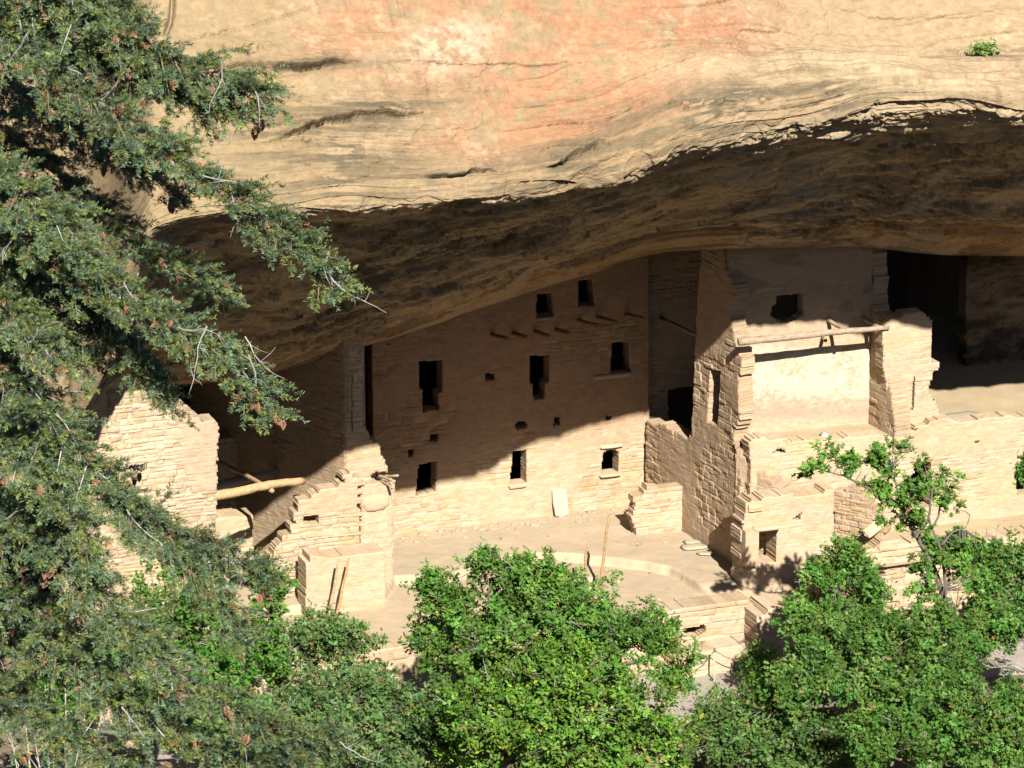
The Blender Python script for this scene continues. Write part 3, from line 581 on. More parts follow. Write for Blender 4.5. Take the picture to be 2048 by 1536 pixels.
mb = MB(); pole(mb, [along_w(.5, 425, 918), along_w(2.0, 490, 948), along_w(3.75, 545, 982)], .055, .05, (.42, .28, .16), 9, 3, 10); o = mb.build('crossing_pole', M_WOOD, None, True)
tag(o, 'thin pole resting its end on the thick orange log', 'log')
mb = MB(); pole(mb, [along_w(1.0, 420, 975), along_w(.6, 572, 940)], .11, .10, (.30, .25, .20), 9, 4, 8); o = mb.build('grey_log', M_WOOD, None, True)
tag(o, 'grey weathered log in shade behind the orange log', 'log')
mb = MB(); pole(mb, [along_w(-.4, 1322, 636), along_w(.8, 1355, 652), along_w(2.6, 1392, 669)], .045, .05, (.34, .24, .15), 8, 5, 8); o = mb.build('bent_pole', M_WOOD, None, True)
tag(o, 'bent pole spanning the dark gap beside the tower', 'log')
dk = wall('alcove_wall', C0 + FD*.6, U, [(1930, 820), (1936, 400), (2500, 400), (2500, 820)], [], T=.4, d=.06, rough=1.2, plaster=.3, seed=55, ragged=.02, base=WBASE*np.array([.16, .155, .15]), tint=.2)  # near-black base colour stands in for the recess's deep shade
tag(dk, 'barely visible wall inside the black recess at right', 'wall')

# ------------------------------------------------------------------ floors, path, ground
LOWER = [(380, 1236), (520, 1215), (620, 1208), (770, 1186), (790, 1152), (830, 1150), (872, 1160), (940, 1135), (1010, 1112), (1060, 1105), (1150, 1108), (1230, 1116), (1290, 1124), (1340, 1134), (1370, 1150), (1400, 1170), (1424, 1184), (1430, 1202), (1420, 1222), (1420, 1400), (380, 1400)]
HATCH = [((1146, 1182), (1206, 1154)), ((628, 1262), (696, 1238))]
def sheet(name, u0, u1, w0, w1, d, zf, colf, mat, extra=None):
    nu = int((u1 - u0)/d); nw = int((w1 - w0)/d)
    uu, ww = np.meshgrid(np.linspace(u0, u1, nu), np.linspace(w0, w1, nw), indexing='ij')
    B = along_w(0, 1024, 1044); B = B - U*(B @ U); B[2] = 0
    P = B + uu[..., None]*U + ww[..., None]*NA
    P[..., 2] = zf(P, uu, ww); c = colf(P, uu, ww)
    idx = np.arange(uu.size).reshape(uu.shape); q = np.stack([idx[:-1, :-1], idx[:-1, 1:], idx[1:, 1:], idx[1:, :-1]], -1).reshape(-1, 4)
    return mesh_np(name, P.reshape(-1, 3), q, np.full(len(q), 4), mat, None, c.reshape(-1, 3), True)
lowp = on_z(np.array([p[0] for p in LOWER], float), np.array([p[1] for p in LOWER], float), 0.)[:, :2]
def floor_z(P, uu, ww):
    n = fbm(uu*.9, ww*.9, 401, 3); j = .05*(fbm(uu*4, ww*4, 403, 2) - .5)
    low = in_poly(P[..., 0] + j, P[..., 1] + j, [tuple(p) for p in lowp])
    di = poly_dist(P[..., 0] + j, P[..., 1] + j, [tuple(p) for p in lowp])*np.where(low, 1, -1)
    z = -.2*sstep(-.045, .045, di) + .05*(n - .5) + .012*(fbm(uu*5, ww*5, 405, 3) - .5)
    z = z - .19*sstep(5.5, 6.35, ww)*(~low)
    x, y = pxof(P)
    for (a, b) in HATCH:
        pa = on_z(float(a[0]), float(a[1]), -.2); pb = on_z(float(b[0]), float(b[1]), -.2)
        du = np.abs((P - (pa + pb)/2) @ U); dn = np.abs((P[..., :2] - ((pa + pb)/2)[:2]) @ NA[:2])
        z = np.where((du < .34) & (dn < .36), -1.1, z)
    return z
def floor_c(P, uu, ww):
    n = fbm(uu*.5, ww*.8, 411, 4); m = fbm(uu*2.5, ww*4, 413, 4, .6); c = np.ones(uu.shape + (3,))*np.array([.45, .345, .228])
    c = c*(1 + .18*(n - .5) + .12*(m - .5))[..., None]
    g = sstep(.5, .7, fbm(uu*.6 + 5, ww*1.2, 415, 3))*.5; return c*(1 - g[..., None]) + np.array([.41, .33, .225])*g[..., None]
fl = sheet('courtyard_floor', -11, 4.0, -1.2, 6.5, .035, floor_z, floor_c, M_FLOOR); tag(fl, 'pale packed earth courtyard floor with a shallow stepped kiva edge', 'floor', kind='structure')
cw = wall('courtyard_wall', along_w(6.66, 1200, 1260), U, [(200, 1540), (200, 1368), (500, 1336), (730, 1303), (900, 1280), (1100, 1258), (1310, 1231), (1400, 1216), (1492, 1204), (1512, 1206), (1530, 1420)], [[(1367, 1256), (1385, 1254), (1412, 1250), (1411, 1264), (1396, 1274), (1366, 1275)]], T=.6, d=.03, rough=1.0, plaster=.42, seed=61, ragged=.02, h=(.12, .2), l=(.25, .8))
tag(cw, 'low retaining wall holding up the courtyard, with a small dark niche', 'wall')
bn = wall('stone_bench', along_w(7.25, 1430, 1320), U, [(1335, 1420), (1350, 1325), (1368, 1312), (1400, 1300), (1430, 1293), (1515, 1292), (1520, 1420)], [], T=.6, d=.03, rough=1.1, plaster=.5, seed=62, ragged=.02, l=(.3, .8))
tag(bn, 'low earth and stone bench at the foot of the courtyard wall', 'bench')
# room floors and terraces of the tower and the right-hand ruins
zl = on_plane(1650., 884., S5, NA)[2]
def flat(name, P0, s0, s1, f0, f1, zt, label, seed):
    n = 60; m = 40
    a, b = np.meshgrid(np.linspace(s0, s1, n), np.linspace(f0, f1, m), indexing='ij'); z = zt + .06*(fbm(a*1.2, b*1.2, seed, 4) - .5)
    P = P0 + a[..., None]*U + b[..., None]*FD; P[..., 2] = z
    c = np.ones(a.shape + (3,))*np.array([.43, .33, .20])*(1 + .2*(fbm(a, b*2, seed + 1, 4) - .5))[..., None]
    idx = np.arange(a.size).reshape(a.shape); q = np.stack([idx[:-1, :-1], idx[:-1, 1:], idx[1:, 1:], idx[1:, :-1]], -1).reshape(-1, 4)
    o = mesh_np(name, P.reshape(-1, 3), q, np.full(len(q), 4), M_FLOOR, None, c.reshape(-1, 3), True); tag(o, label, 'floor', kind='structure'); return o
flat('room_floor', C0, .2, 3.2, 3.4, 4.85, zl - .02, 'earth floor of the open tower room', 421)
flat('terrace_floor', C0, 3.0, 12, -4, 4.9, zl - .05, 'earth terrace running back into the dark recess', 423)
flat('lower_terrace', C0, 2.0, 12, 4.8, 7.15, on_plane(1900., 1085., C0 + FD*6.2, NA)[2], 'narrow earth terrace below the front wall', 425)
def ledge_stone(x, y, wv, ln, dp, ht, col, label, name='ledge_stone', tilt=0., seed=0, cat='stone'):
    mb = MB(); slab(mb, along_w(wv, x, y), U*ln + Z*tilt, NA*dp, Z*ht, col, np.random.default_rng(seed), .22, 5); o = mb.build(name, M_STONE, None, True); return tag(o, label, cat)
ledge_stone(1970, 824, 3.6, 1.0, .22, .07, (.54, .42, .25), 'long pale slab lying on the terrace edge at far right', seed=31)
ledge_stone(1925, 836, 4.3, .42, .22, .09, (.40, .34, .25), 'grey rounded stone lying at the terrace edge by the stepped wall', seed=32)
ledge_stone(1690, 886, 4.75, .55, .16, .07, (.55, .43, .27), 'flat stone on the ledge below the stub wall', seed=33)

# the ground sheet: canyon floor, the slope up to the ruins and the slope the camera stands on
def ground_z(P, uu, ww):
    kw = np.array([-40, -9, 6.9, 9.4, 12, 20, 32, 45, 55, 64, 72, 78, 84, 120]); kz = np.array([-1.9, -1.9, -1.62, -1.62, -2.5, -6, -12, -14, -6, 4, 15, 23, 26.4, 30.])
    yy = ww; z = np.interp(yy, kw, kz); hill = sstep(9.6, 14, ww)
    return z + hill*1.2*(fbm(uu*.15, ww*.15, 431, 4) - .5) + .05*(fbm(uu*1.5, ww*1.5, 433, 3) - .5)
def ground_c(P, uu, ww):
    n = fbm(uu*.8, ww*.8, 441, 4); return np.ones(uu.shape + (3,))*np.array([.20, .15, .095])*(.7 + .6*n)[..., None]
def gz2(P, uu, ww): return ground_z(P, uu, np.where(ww < 0, ww, ww))
g = sheet('ground', -150, 150, -30, 130, .8, gz2, ground_c, M_GROUND); tag(g, 'brown litter covered slope below the ruins', 'ground', kind='structure')
def path_c(P, uu, ww): return np.ones(uu.shape + (3,))*np.array([.36, .31, .255])*(.85 + .3*fbm(uu*3, ww*3, 451, 4))[..., None]
pth = sheet('path', -14, 12, 6.5, 9.7, .06, lambda P, uu, ww: -1.53 + .03*(fbm(uu, ww, 453, 3) - .5) - .25*sstep(9.2, 9.7, ww), path_c, M_PATH); tag(pth, 'grey gravel path in front of the courtyard wall', 'path', kind='structure')

# ------------------------------------------------------------------ small things on the courtyard
def zpole(mb, pts, wv, r0, r1, col, seed):
    pole(mb, [along_w(wv, *p) for p in pts], r0, r1, col, 8, seed, 12)
wr = on_z(1200., 1178., -.2); wrw = float(wr @ NA)
lad = empty('kiva_ladder', wr, 'two tall ladder poles rising from a hatch near the courtyard centre, one crooked', 'ladder', 'kiva ladders')
mb = MB(); zpole(mb, [(1193, 1230), (1200, 1178), (1210, 1095), (1218, 1030)], wrw, .045, .026, (.40, .24, .12), 1); mb.build('pole', M_WOOD, lad, True)
mb = MB(); zpole(mb, [(1166, 1230), (1172, 1178), (1176, 1155), (1168, 1128), (1172, 1105), (1179, 1083)], wrw, .045, .028, (.38, .25, .14), 2); mb.build('pole', M_WOOD, lad, True)
fix_parent(lad)
wl = on_z(665., 1245., -.2); wlw = float(wl @ NA)
lad2 = empty('kiva_ladder', wl, 'two straight slanting ladder poles in front of the corner house bench', 'ladder', 'kiva ladders')
mb = MB(); zpole(mb, [(650, 1290), (655, 1240), (668, 1175), (677, 1120)], wlw, .045, .026, (.42, .31, .19), 3); mb.build('pole', M_WOOD, lad2, True)
mb = MB(); zpole(mb, [(662, 1295), (671, 1240), (685, 1175), (698, 1117)], wlw, .045, .026, (.44, .26, .12), 4); mb.build('pole', M_WOOD, lad2, True)
fix_parent(lad2)
a = on_z(1110., 1036., 0.); b = on_z(1139., 1032., 0.); t1 = along_w(.02, 1102, 978); t2 = along_w(.02, 1132, 976)
n_ = np.cross(b - a, t1 - a); n_ /= np.linalg.norm(n_); 
mb = MB(); slab(mb, (a + b + t1 + t2)/4 , (b - a + t2 - t1)*.25, (t1 - a + t2 - b)*.25, n_*.035, (.46, .395, .29), np.random.default_rng(2), .07, 4); o = mb.build('leaning_slab', M_STONE)
tag(o, 'whitish rectangular slab leaning upright against the back house wall', 'stone')
for (x, y, ln, dp, ht, lab, sd) in ((1384, 1084, .17, .12, .035, 'small flat stone, rearmost of three on the floor by the tower', 1), (1388, 1094, .29, .15, .04, 'largest flat grey stone on the floor by the tower', 2), (1411, 1107, .17, .09, .025, 'thin flat stone nearest the shadow by the tower', 3)):
    P = on_z(float(x), float(y), .03); mb = MB(); slab(mb, P, U*ln + NA*.05, NA*dp, Z*ht, (.42, .35, .25), np.random.default_rng(sd + 40), .3, 4); o = mb.build('flat_stone', M_STONE, None, True); tag(o, lab, 'stone', 'flat stones by the tower')
rgs = np.random.default_rng(91); mb = MB()
for k in range(170):
    if k < 110: uu_, ww_ = rgs.uniform(-3.1, 3.1), abs(rgs.normal(0, .28)) + .12
    else: uu_, ww_ = rgs.uniform(-3.0, 3.0), rgs.uniform(.3, 6.2)
    P = uu_*U + ww_*NA; P[2] = .0 if ww_ < 3 else -.2; xx, yy = pxof(P); rs = rgs.uniform(.015, .05)*(1.6 if rgs.random() < .1 else 1)
    P = on_z(xx, yy, P[2]); slab(mb, P, U*rs*1.4, NA*rs, Z*rs*.7, np.array((.44, .33, .21))*rgs.uniform(.8, 1.15), rgs, .5, 2)
o = mb.build('loose_stones', M_STONE); tag(o, 'small loose stones and crumbs along the foot of the back house', 'stones', kind='stuff')
# grey fixture on the ledge
P = on_plane(1648., 880., C0 + FD*4.6, NA); fx = empty('grey_fixture', P, 'small grey rounded fixture with a pale face on the tower ledge', 'lamp')
mb = MB(); mb.tube([P - Z*.03, P + Z*.01], [.13, .12], (.30, .29, .27), 12); mb.build('base', M_METAL, fx)
mb = MB(); cc = P + Z*.11; mb.tube([cc - NA*.09 + Z*.05, cc - NA*.05 + Z*.05, cc + NA*.02, cc + NA*.07], [.03, .075, .09, .085], (.36, .35, .34), 14); mb.build('housing', M_METAL, fx, True)
mb = MB(); mb.tube([cc + NA*.071, cc + NA*.078], [.075, .07], (.75, .75, .73), 14); mb.build('face', M_METAL, fx); fix_parent(fx)
# posts and rope beside the path
pp = [(on_z(1428., 1362., -1.52), 1428, 1300, 'slim pale post with a dark cap standing in the gravel path'), (on_z(1362., 1368., -1.52), 1362, 1308, 'rope post hidden behind the middle bush'), (on_z(1545., 1352., -1.52), 1545, 1292, 'rope post hidden behind the right hand oaks')]
tops = []
for (P, x, y, lab) in pp:
    e = empty('rope_post', P, lab, 'post', 'rope posts by the path'); tp = P + Z*.74; tops.append(tp)
    mb = MB(); pole(mb, [P - Z*.1, tp], .022, .018, (.60, .52, .33), 7, 1, 5); mb.build('shaft', M_WOOD, e, True)
    mb = MB(); mb.tube([tp - Z*.05, tp + Z*.03], [.03, .028], (.16, .12, .09), 8); mb.build('cap', M_WOOD, e); fix_parent(e)
for i, (a, b) in enumerate(((tops[0], tops[1]), (tops[0], tops[2]))):
    t = np.linspace(0, 1, 14)[:, None]; L = a + (b - a)*t; L[:, 2] -= (.30*4*t*(1 - t))[:, 0] + .02*t[:, 0]; mb = MB(); mb.tube(L, .009, (.14, .10, .07), 5); o = mb.build('rope', M_WOOD)
    tag(o, ('dark rope sagging from the pale post towards the middle bush', 'dark rope sagging from the pale post towards the right hand oaks')[i], 'rope', 'ropes by the path')

# ------------------------------------------------------------------ foliage tools
def unit(v): return v/(np.linalg.norm(v, axis=-1, keepdims=True) + 1e-9)
LEAF_OAK = np.array([(0, 0, 0), (.10, .16, .02), (.30, .40, .07), (.09, .44, .0), (.32, .80, .08), (.08, .74, .0), (0, 1, -.05), (-.08, .74, .0), (-.32, .80, .08), (-.09, .44, .0), (-.30, .40, .07), (-.10, .16, .02)])
LEAF_ASH = np.array([(0, 0, 0), (.20, .22, .04), (.27, .5, .06), (.16, .82, .02), (0, 1, -.06), (-.16, .82, .02), (-.27, .5, .06), (-.20, .22, .04)])
def leaves(pos, nor, dirn, size, tpl, col, name, parent, mat=M_LEAF):
    n = len(pos); nor = unit(nor); x = unit(np.cross(dirn, nor)); y = np.cross(nor, x)
    T = tpl; k = len(T)
    V = pos[:, None, :] + size[:, None, None]*(T[None, :, 0, None]*x[:, None] + T[None, :, 1, None]*y[:, None] + T[None, :, 2, None]*nor[:, None])
    c = np.repeat(col, k, 0); return mesh_np(name, V.reshape(-1, 3), np.arange(n*k), np.full(n, k), mat, parent, c, False)

def oak(name, label, base, blobs, nleaf, seed, hue=(.08, .13, .034), tpl=LEAF_OAK, lsize=(.085, .135), trunk=.09, limbs=None, sig=.15, group=None, twigs=True, bark=(.15, .125, .10), per=30, yellow=.0):
    """blobs: (centre, rx, ry(depth), rz, weight). Leaves sit in clusters at twig ends inside the blobs."""
    rg = np.random.default_rng(seed); base = np.asarray(base, float)
    t = empty(name, base, label, 'tree', group)
    wts = np.array([b[4] for b in blobs], float); wts /= wts.sum()
    clus = []; lnk = []
    for b, wt in zip(blobs, wts):
        m = max(3, int(2.1*nleaf*wt/per)); R3 = np.array([b[1], b[2], b[3]]); c = np.asarray(b[0])
        ns_ = int(max(1, round(R3[0]*R3[2]/.11))) if R3[0] > .3 else 1              # a crown is made of separate boughs, each with its own lit top and shaded foot
        sc_ = unit(rg.normal(size=(ns_, 3)))*(rg.random((ns_, 1))**.40); sc_[:, 2] = np.where(sc_[:, 2] < -.4, -sc_[:, 2]*.6, sc_[:, 2]); sc_ = sc_*.78 if ns_ > 1 else sc_*0
        rr_ = np.where(ns_ > 1, rg.uniform(.24, .44, ns_), R3.mean())
        k_ = rg.integers(0, ns_, m); q = unit(rg.normal(size=(m, 3)))*(rg.random((m, 1))**.45); q[:, 2] = np.where(q[:, 2] < -.2, -q[:, 2]*rg.random(m)*.7, q[:, 2])
        P = c + sc_[k_]*R3 + (q*rr_[k_][:, None] if ns_ > 1 else q*R3)
        fill = rg.random(m) < .55; P = np.where(fill[:, None], c + q*R3*1.03*np.where(rg.random((m, 1)) < .13, rg.uniform(1.06, 1.26, (m, 1)), 1), P) + rg.normal(0, .09, (m, 3)); clus.append(P)
    mb = MB(); cen = [np.asarray(b[0], float) for b in blobs]
    nodes = [base.copy()]
    if limbs:
        for (pts, r0, r1) in limbs:
            pole(mb, pts, r0, r1, bark, 7, seed, 12, .2); P = np.array(pts, float); nodes += [P[i] + (P[i+1] - P[i])*s for i in range(len(P) - 1) for s in (.25, .5, .75, 1.)]
    else:
        order = np.argsort([np.linalg.norm(c - base) for c in cen])
        for i in order:
            c = cen[i]; c2 = c + np.array([0, 0, -.3*blobs[i][3]]); dd = [np.linalg.norm(nd - c2) + .35*np.linalg.norm(nd - base)*0 + (2 if nd[2] > c2[2] else 0) for nd in nodes]; a = nodes[int(np.argmin(dd))]
            L = np.linalg.norm(c2 - a); mid = (a + c2)/2 + rg.normal(0, .06*L, 3) - Z*.05*L; pts = [a, mid, c2]; r0 = trunk*(1. if a is nodes[0] else .55)
            pole(mb, pts, r0, trunk*.35, bark, 6, seed + int(i), 8, .2); nodes += [a + (mid - a)*.5, mid, (mid + c2)/2, c2]
    NP = np.array(nodes[1:] if len(nodes) > 1 else nodes)
    CL = np.concatenate(clus)
    for P in CL[::(1 if twigs else 3)]:
        k = int(np.argmin(np.linalg.norm(NP - P, axis=1))); a = NP[k]; L = np.linalg.norm(P - a); mid = (a + P)/2 + rg.normal(0, .08*L + .01, 3); mb.tube([a, mid, P], [.014, .009, .004], bark, 4, cap=False)
    for k in rg.integers(0, len(CL), max(4, len(CL)//22)):                  # pale dead twigs poking through the leaves
        a = CL[k]; e = a + unit(a - np.array(cen).mean(0) + rg.normal(0, .8, 3) + .5*NA)*rg.uniform(.2, .5); mm = (a + e)/2 + rg.normal(0, .05, 3); mb.tube([a, mm, e], [.010, .007, .003], (.36, .33, .30), 4, cap=False)
        mb.tube([mm, mm + unit(e - a + rg.normal(0, .3, 3))*.16], [.006, .003], (.36, .33, .30), 3, cap=False)
    mb.build('branches', M_BARK, t, False)
    m = len(CL); n = m*per; ci = np.repeat(np.arange(m), per)
    cenm = np.array(cen).mean(0); sdir_ = unit(unit(CL - cenm)*.7 + Z*.55 + rg.normal(0, .45, (m, 3)))          # each cluster is a leafy shoot
    al = rg.random(n)**.8; off = sdir_[ci]*((al - .35)*sig*2.6)[:, None] + rg.normal(size=(n, 3))*sig*.36; pos = CL[ci] + off
    out = unit(pos - np.array(cen).mean(0)); nor = unit(.5*Z + .45*SUN + .2*out + rg.normal(0, .5, (n, 3))); dirn = unit(sdir_[ci]*.8 + rg.normal(0, .75, (n, 3)))
    size = rg.uniform(lsize[0]*.7, lsize[1]*1.1, n)*(.8 + .4*rg.random(m))[ci]; ctint = (.6 + .8*rg.random(m))[ci]*1.0; lt_ = .72 + .56*rg.random(n)
    col = np.array(hue)[None]*(ctint*lt_)[:, None]*(1 + .18*rg.normal(0, 1, (n, 1))*np.array([1, .25, .6]))
    if yellow > 0:
        yk = (rg.random(n) < yellow*(.4 + 1.2*rg.random(m)[ci]))[:, None]; col = np.where(yk, col*np.array([1.9, 1.35, .8]), col)
    wm = (rg.random(m)[ci] - .5)[:, None]; col = col*(1 + wm*np.array([.5, .06, .3]))
    dead = (rg.random(n) < .010)[:, None]; col = np.where(dead, np.array([.22, .11, .04]), col)
    leaves(pos, nor, dirn, size, tpl, np.clip(col, .004, .6), 'foliage', t)
    fix_parent(t); return t
def B(x, y, wv, rx, rz, ry=None, wt=1.0):                 # crown blob centred at a pixel on the depth plane wv; radii in pixels of the photo
    c = along_w(wv, x, y); s = float((c - CAM) @ F_)/FPX; return (c, rx*s, (ry if ry else rx)*s*.8, rz*s, wt)
def gbase(x, wv):
    c = along_w(wv, x, 1400); c = c.copy(); uu = c @ U; c[2] = float(np.interp(wv, [6.9, 9.4, 12, 20, 32], [-1.62, -1.62, -2.5, -6, -12])) - .1; return c

OAKH = (.062, .128, .019)
oak('oak_tree', 'broad green oak bush in front of the courtyard, crown topping its middle', gbase(1080, 12.8),
    [B(1055, 1250, 12.8, 205, 100, wt=4.0), B(1050, 1165, 12.7, 92, 50, wt=1.1), B(975, 1130, 12.8, 34, 20, wt=.2), B(868, 1172, 12.7, 22, 26, wt=.14), B(880, 1215, 12.7, 40, 44, wt=.4), B(900, 1300, 12.4, 85, 65, wt=1.1), B(1240, 1285, 12.6, 110, 60, wt=1.3), B(1325, 1290, 12.8, 40, 40, wt=.35), B(1345, 1360, 12.6, 40, 40, wt=.4), B(1080, 1340, 12.6, 220, 80, wt=2.6)], 15500, 101, OAKH, trunk=.10)
oak('leafy_shrub', 'lighter yellow green leafy shrub nearest the camera at bottom centre', gbase(1120, 15.8),
    [B(1110, 1430, 15.6, 230, 95, wt=3.4), B(1000, 1470, 15.8, 120, 80, wt=1.1), B(1270, 1470, 15.7, 110, 80, wt=1.3), B(1120, 1530, 16.0, 240, 80, wt=2.4), B(1130, 1350, 15.4, 130, 50, wt=1.2)], 15500, 102, (.068, .134, .016), LEAF_ASH, (.07, .115), trunk=.08, yellow=.06)
oak('oak_tree', 'thin crowned oak in front of the left ladder poles', gbase(650, 11.2),
    [B(650, 1275, 11.0, 75, 40, wt=1), B(700, 1300, 11.0, 50, 45, wt=.7), B(590, 1300, 11.1, 50, 40, wt=.6), B(640, 1340, 11.0, 110, 45, wt=1.0), B(730, 1370, 11.1, 70, 40, wt=.6), B(560, 1370, 11.2, 45, 30, wt=.3)], 2700, 103, (.074, .126, .034), trunk=.06, per=24)
oak('oak_tree', 'dull grey green oak mass along the bottom left of centre', gbase(730, 13.2),
    [B(640, 1450, 13, 130, 60, wt=1.6), B(800, 1440, 13, 120, 70, wt=1.6), B(730, 1510, 13.3, 190, 70, wt=2), B(520, 1490, 13.3, 90, 70, wt=1), B(890, 1410, 12.8, 70, 60, wt=.8), B(900, 1510, 13.2, 90, 60, wt=1), B(700, 1395, 12.6, 110, 30, wt=.7)], 11500, 104, (.062, .104, .030), trunk=.08)
oak('oak_tree', 'saturated green oak glimpsed between the fir boughs', gbase(480, 11.4),
    [B(545, 1215, 10.6, 30, 60, wt=.5), B(530, 1290, 10.6, 50, 60, wt=.6), B(440, 1330, 11.2, 120, 120, wt=2.4), B(350, 1220, 11.2, 90, 110, wt=1.3), B(460, 1450, 11.6, 130, 80, wt=1.6), B(250, 1350, 11.4, 120, 120, wt=1.6), B(120, 1420, 11.6, 130, 110, wt=1.3)], 10500, 105, (.054, .130, .016), trunk=.09)
# tall oak at right, its limbs seen against the wall
def L_(wv, *pts): return [along_w(wv, x, y) for (x, y) in pts]
w6 = 12.0
gb = gbase(1905, w6)
limbs6 = [([gb] + L_(w6, (1898, 1250), (1888, 1180), (1860, 1120), (1838, 1085), (1828, 1060)), .11, .055), (L_(w6, (1828, 1060), (1815, 1030), (1800, 1010), (1770, 990), (1730, 975), (1690, 952)), .05, .02),
          (L_(w6 + .1, (1832, 1075), (1850, 1052), (1862, 1030), (1858, 1005), (1868, 985), (1858, 960)), .035, .015), (L_(w6 + .2, (1892, 1190), (1884, 1095), (1862, 1060), (1858, 1035)), .04, .02), (L_(w6, (1868, 1050), (1878, 1030), (1880, 1005), (1895, 980)), .025, .012),
          (L_(w6 + .1, (1884, 1090), (1897, 1072), (1907, 1060), (1932, 1060), (1940, 1030)), .022, .008), (L_(w6, (1690, 952), (1660, 945), (1630, 935)), .02, .01), (L_(w6, (1800, 1010), (1790, 960), (1785, 930)), .02, .01)]
oak('oak_tree', 'tall open oak with bare grey limbs against the front wall', gb,
    [B(1640, 935, w6, 36, 24, wt=.55), B(1660, 905, w6, 14, 14, wt=.12), B(1700, 935, w6, 34, 24, wt=.5), B(1760, 925, w6, 34, 34, wt=.8), B(1775, 955, w6, 26, 26, wt=.4), B(1752, 985, w6, 30, 20, wt=.4), B(1786, 1005, w6, 34, 22, wt=.5), B(1804, 898, w6, 11, 9, wt=.06), B(1832, 990, w6 + .1, 34, 36, wt=.9), B(1832, 1030, w6 + .1, 22, 22, wt=.4), B(1858, 930, w6, 16, 14, wt=.15), B(1880, 960, w6, 26, 20, wt=.3), B(1903, 985, w6, 16, 22, wt=.25), B(1878, 1010, w6, 20, 24, wt=.3), B(1828, 1050, w6, 20, 18, wt=.3), B(1786, 1050, w6, 20, 18, wt=.22),
     B(1880, 1115, w6, 60, 34, wt=2.4), B(1930, 1110, w6, 44, 34, wt=1.2), B(1860, 1180, w6, 50, 28, wt=.5), B(1940, 1160, w6, 40, 36, wt=.6), B(1830, 1130, w6, 26, 16, wt=.2), B(1830, 1190, w6, 22, 20, wt=.2)], 2250, 106, (.064, .138, .019), trunk=.1, limbs=limbs6, sig=.10, per=20, lsize=(.11, .165))
oak('oak_tree', 'young oak casting shade on the doorway block', gbase(1690, 11.1),
    [B(1700, 1120, 10.9, 45, 28, wt=.6), B(1690, 1170, 10.9, 70, 34, wt=1.1), B(1640, 1160, 11.0, 34, 26, wt=.4), B(1620, 1225, 11.0, 50, 26, wt=.55), B(1700, 1225, 10.9, 70, 30, wt=.9), B(1600, 1260, 11.1, 30, 22, wt=.25), B(1735, 1195, 11.0, 30, 40, wt=.4)], 3000, 107, (.062, .130, .020), trunk=.06, per=28)
oak('oak_tree', 'large oak clump filling the lower right, behind the nearest oaks', gbase(1760, 12.8),
    [B(1690, 1290, 12.4, 90, 50, wt=1.3), B(1650, 1350, 12.6, 90, 60, wt=1.2), B(1790, 1280, 12.4, 80, 50, wt=1.2), B(1740, 1380, 12.8, 110, 80, wt=1.6), B(1850, 1330, 12.8, 90, 70, wt=1.3), B(1590, 1400, 12.9, 60, 40, wt=.6), B(1860, 1260, 12.2, 60, 34, wt=.6), B(1570, 1360, 12.4, 24, 20, wt=.2)], 8800, 108, (.056, .114, .019), trunk=.09)
oak('oak_tree', 'oak at the right edge above the dead grey twigs', gbase(2010, 11.8),
    [B(2010, 1130, 11.2, 50, 30, wt=.6), B(1980, 1170, 11.2, 36, 34, wt=.6), B(2040, 1190, 11.2, 40, 50, wt=.8), B(1990, 1240, 11.6, 60, 44, wt=1), B(2060, 1270, 11.8, 60, 50, wt=.8), B(1940, 1290, 11.8, 50, 40, wt=.7), B(2070, 1130, 11.4, 50, 50, wt=.7), B(2100, 1000, 11.0, 40, 50, wt=.4), B(2050, 955, 10.8, 14, 14, wt=.08)], 7600, 109, (.056, .118, .019), trunk=.08)
oak('oak_tree', 'nearest oak in the bottom right corner', gbase(1900, 15.2),
    [B(1900, 1440, 14.8, 130, 70, wt=2), B(2030, 1450, 14.8, 90, 80, wt=1.4), B(1780, 1490, 15.0, 110, 70, wt=1.4), B(1960, 1530, 15.2, 150, 60, wt=1.4), B(1840, 1400, 14.6, 60, 40, wt=.6), B(2100, 1520, 15.2, 90, 70, wt=.8)], 10500, 110, (.054, .112, .017), trunk=.09)
oak('oak_tree', 'dull green oak at the bottom between shrub and right hand clump', gbase(1560, 12.6),
    [B(1540, 1470, 12.4, 110, 60, wt=1.6), B(1640, 1480, 12.4, 90, 60, wt=1.4), B(1480, 1440, 12.2, 60, 34, wt=.6), B(1450, 1510, 12.6, 90, 50, wt=1), B(1600, 1540, 12.8, 160, 50, wt=1.4), B(1420, 1450, 12.2, 24, 40, wt=.25)], 7500, 111, (.058, .104, .024), trunk=.07)
oak('oak_sapling', 'small round oak sapling beside the gravel path', gbase(1515, 9.0),
    [B(1518, 1325, 8.8, 32, 26, wt=.7), B(1508, 1352, 8.8, 26, 16, wt=.3)], 900, 112, (.058, .140, .016), trunk=.025, per=26, lsize=(.06, .09))
oak('oak_sapling', 'spreading low oak sapling right of the gravel path', gbase(1560, 9.7),
    [B(1540, 1395, 9.6, 50, 18, wt=.6), B(1500, 1405, 9.6, 22, 12, wt=.2), B(1580, 1375, 9.5, 26, 16, wt=.3), B(1420, 1400, 9.9, 26, 10, wt=.12)], 1200, 113, (.056, .126, .017), trunk=.03, per=24, lsize=(.06, .09))

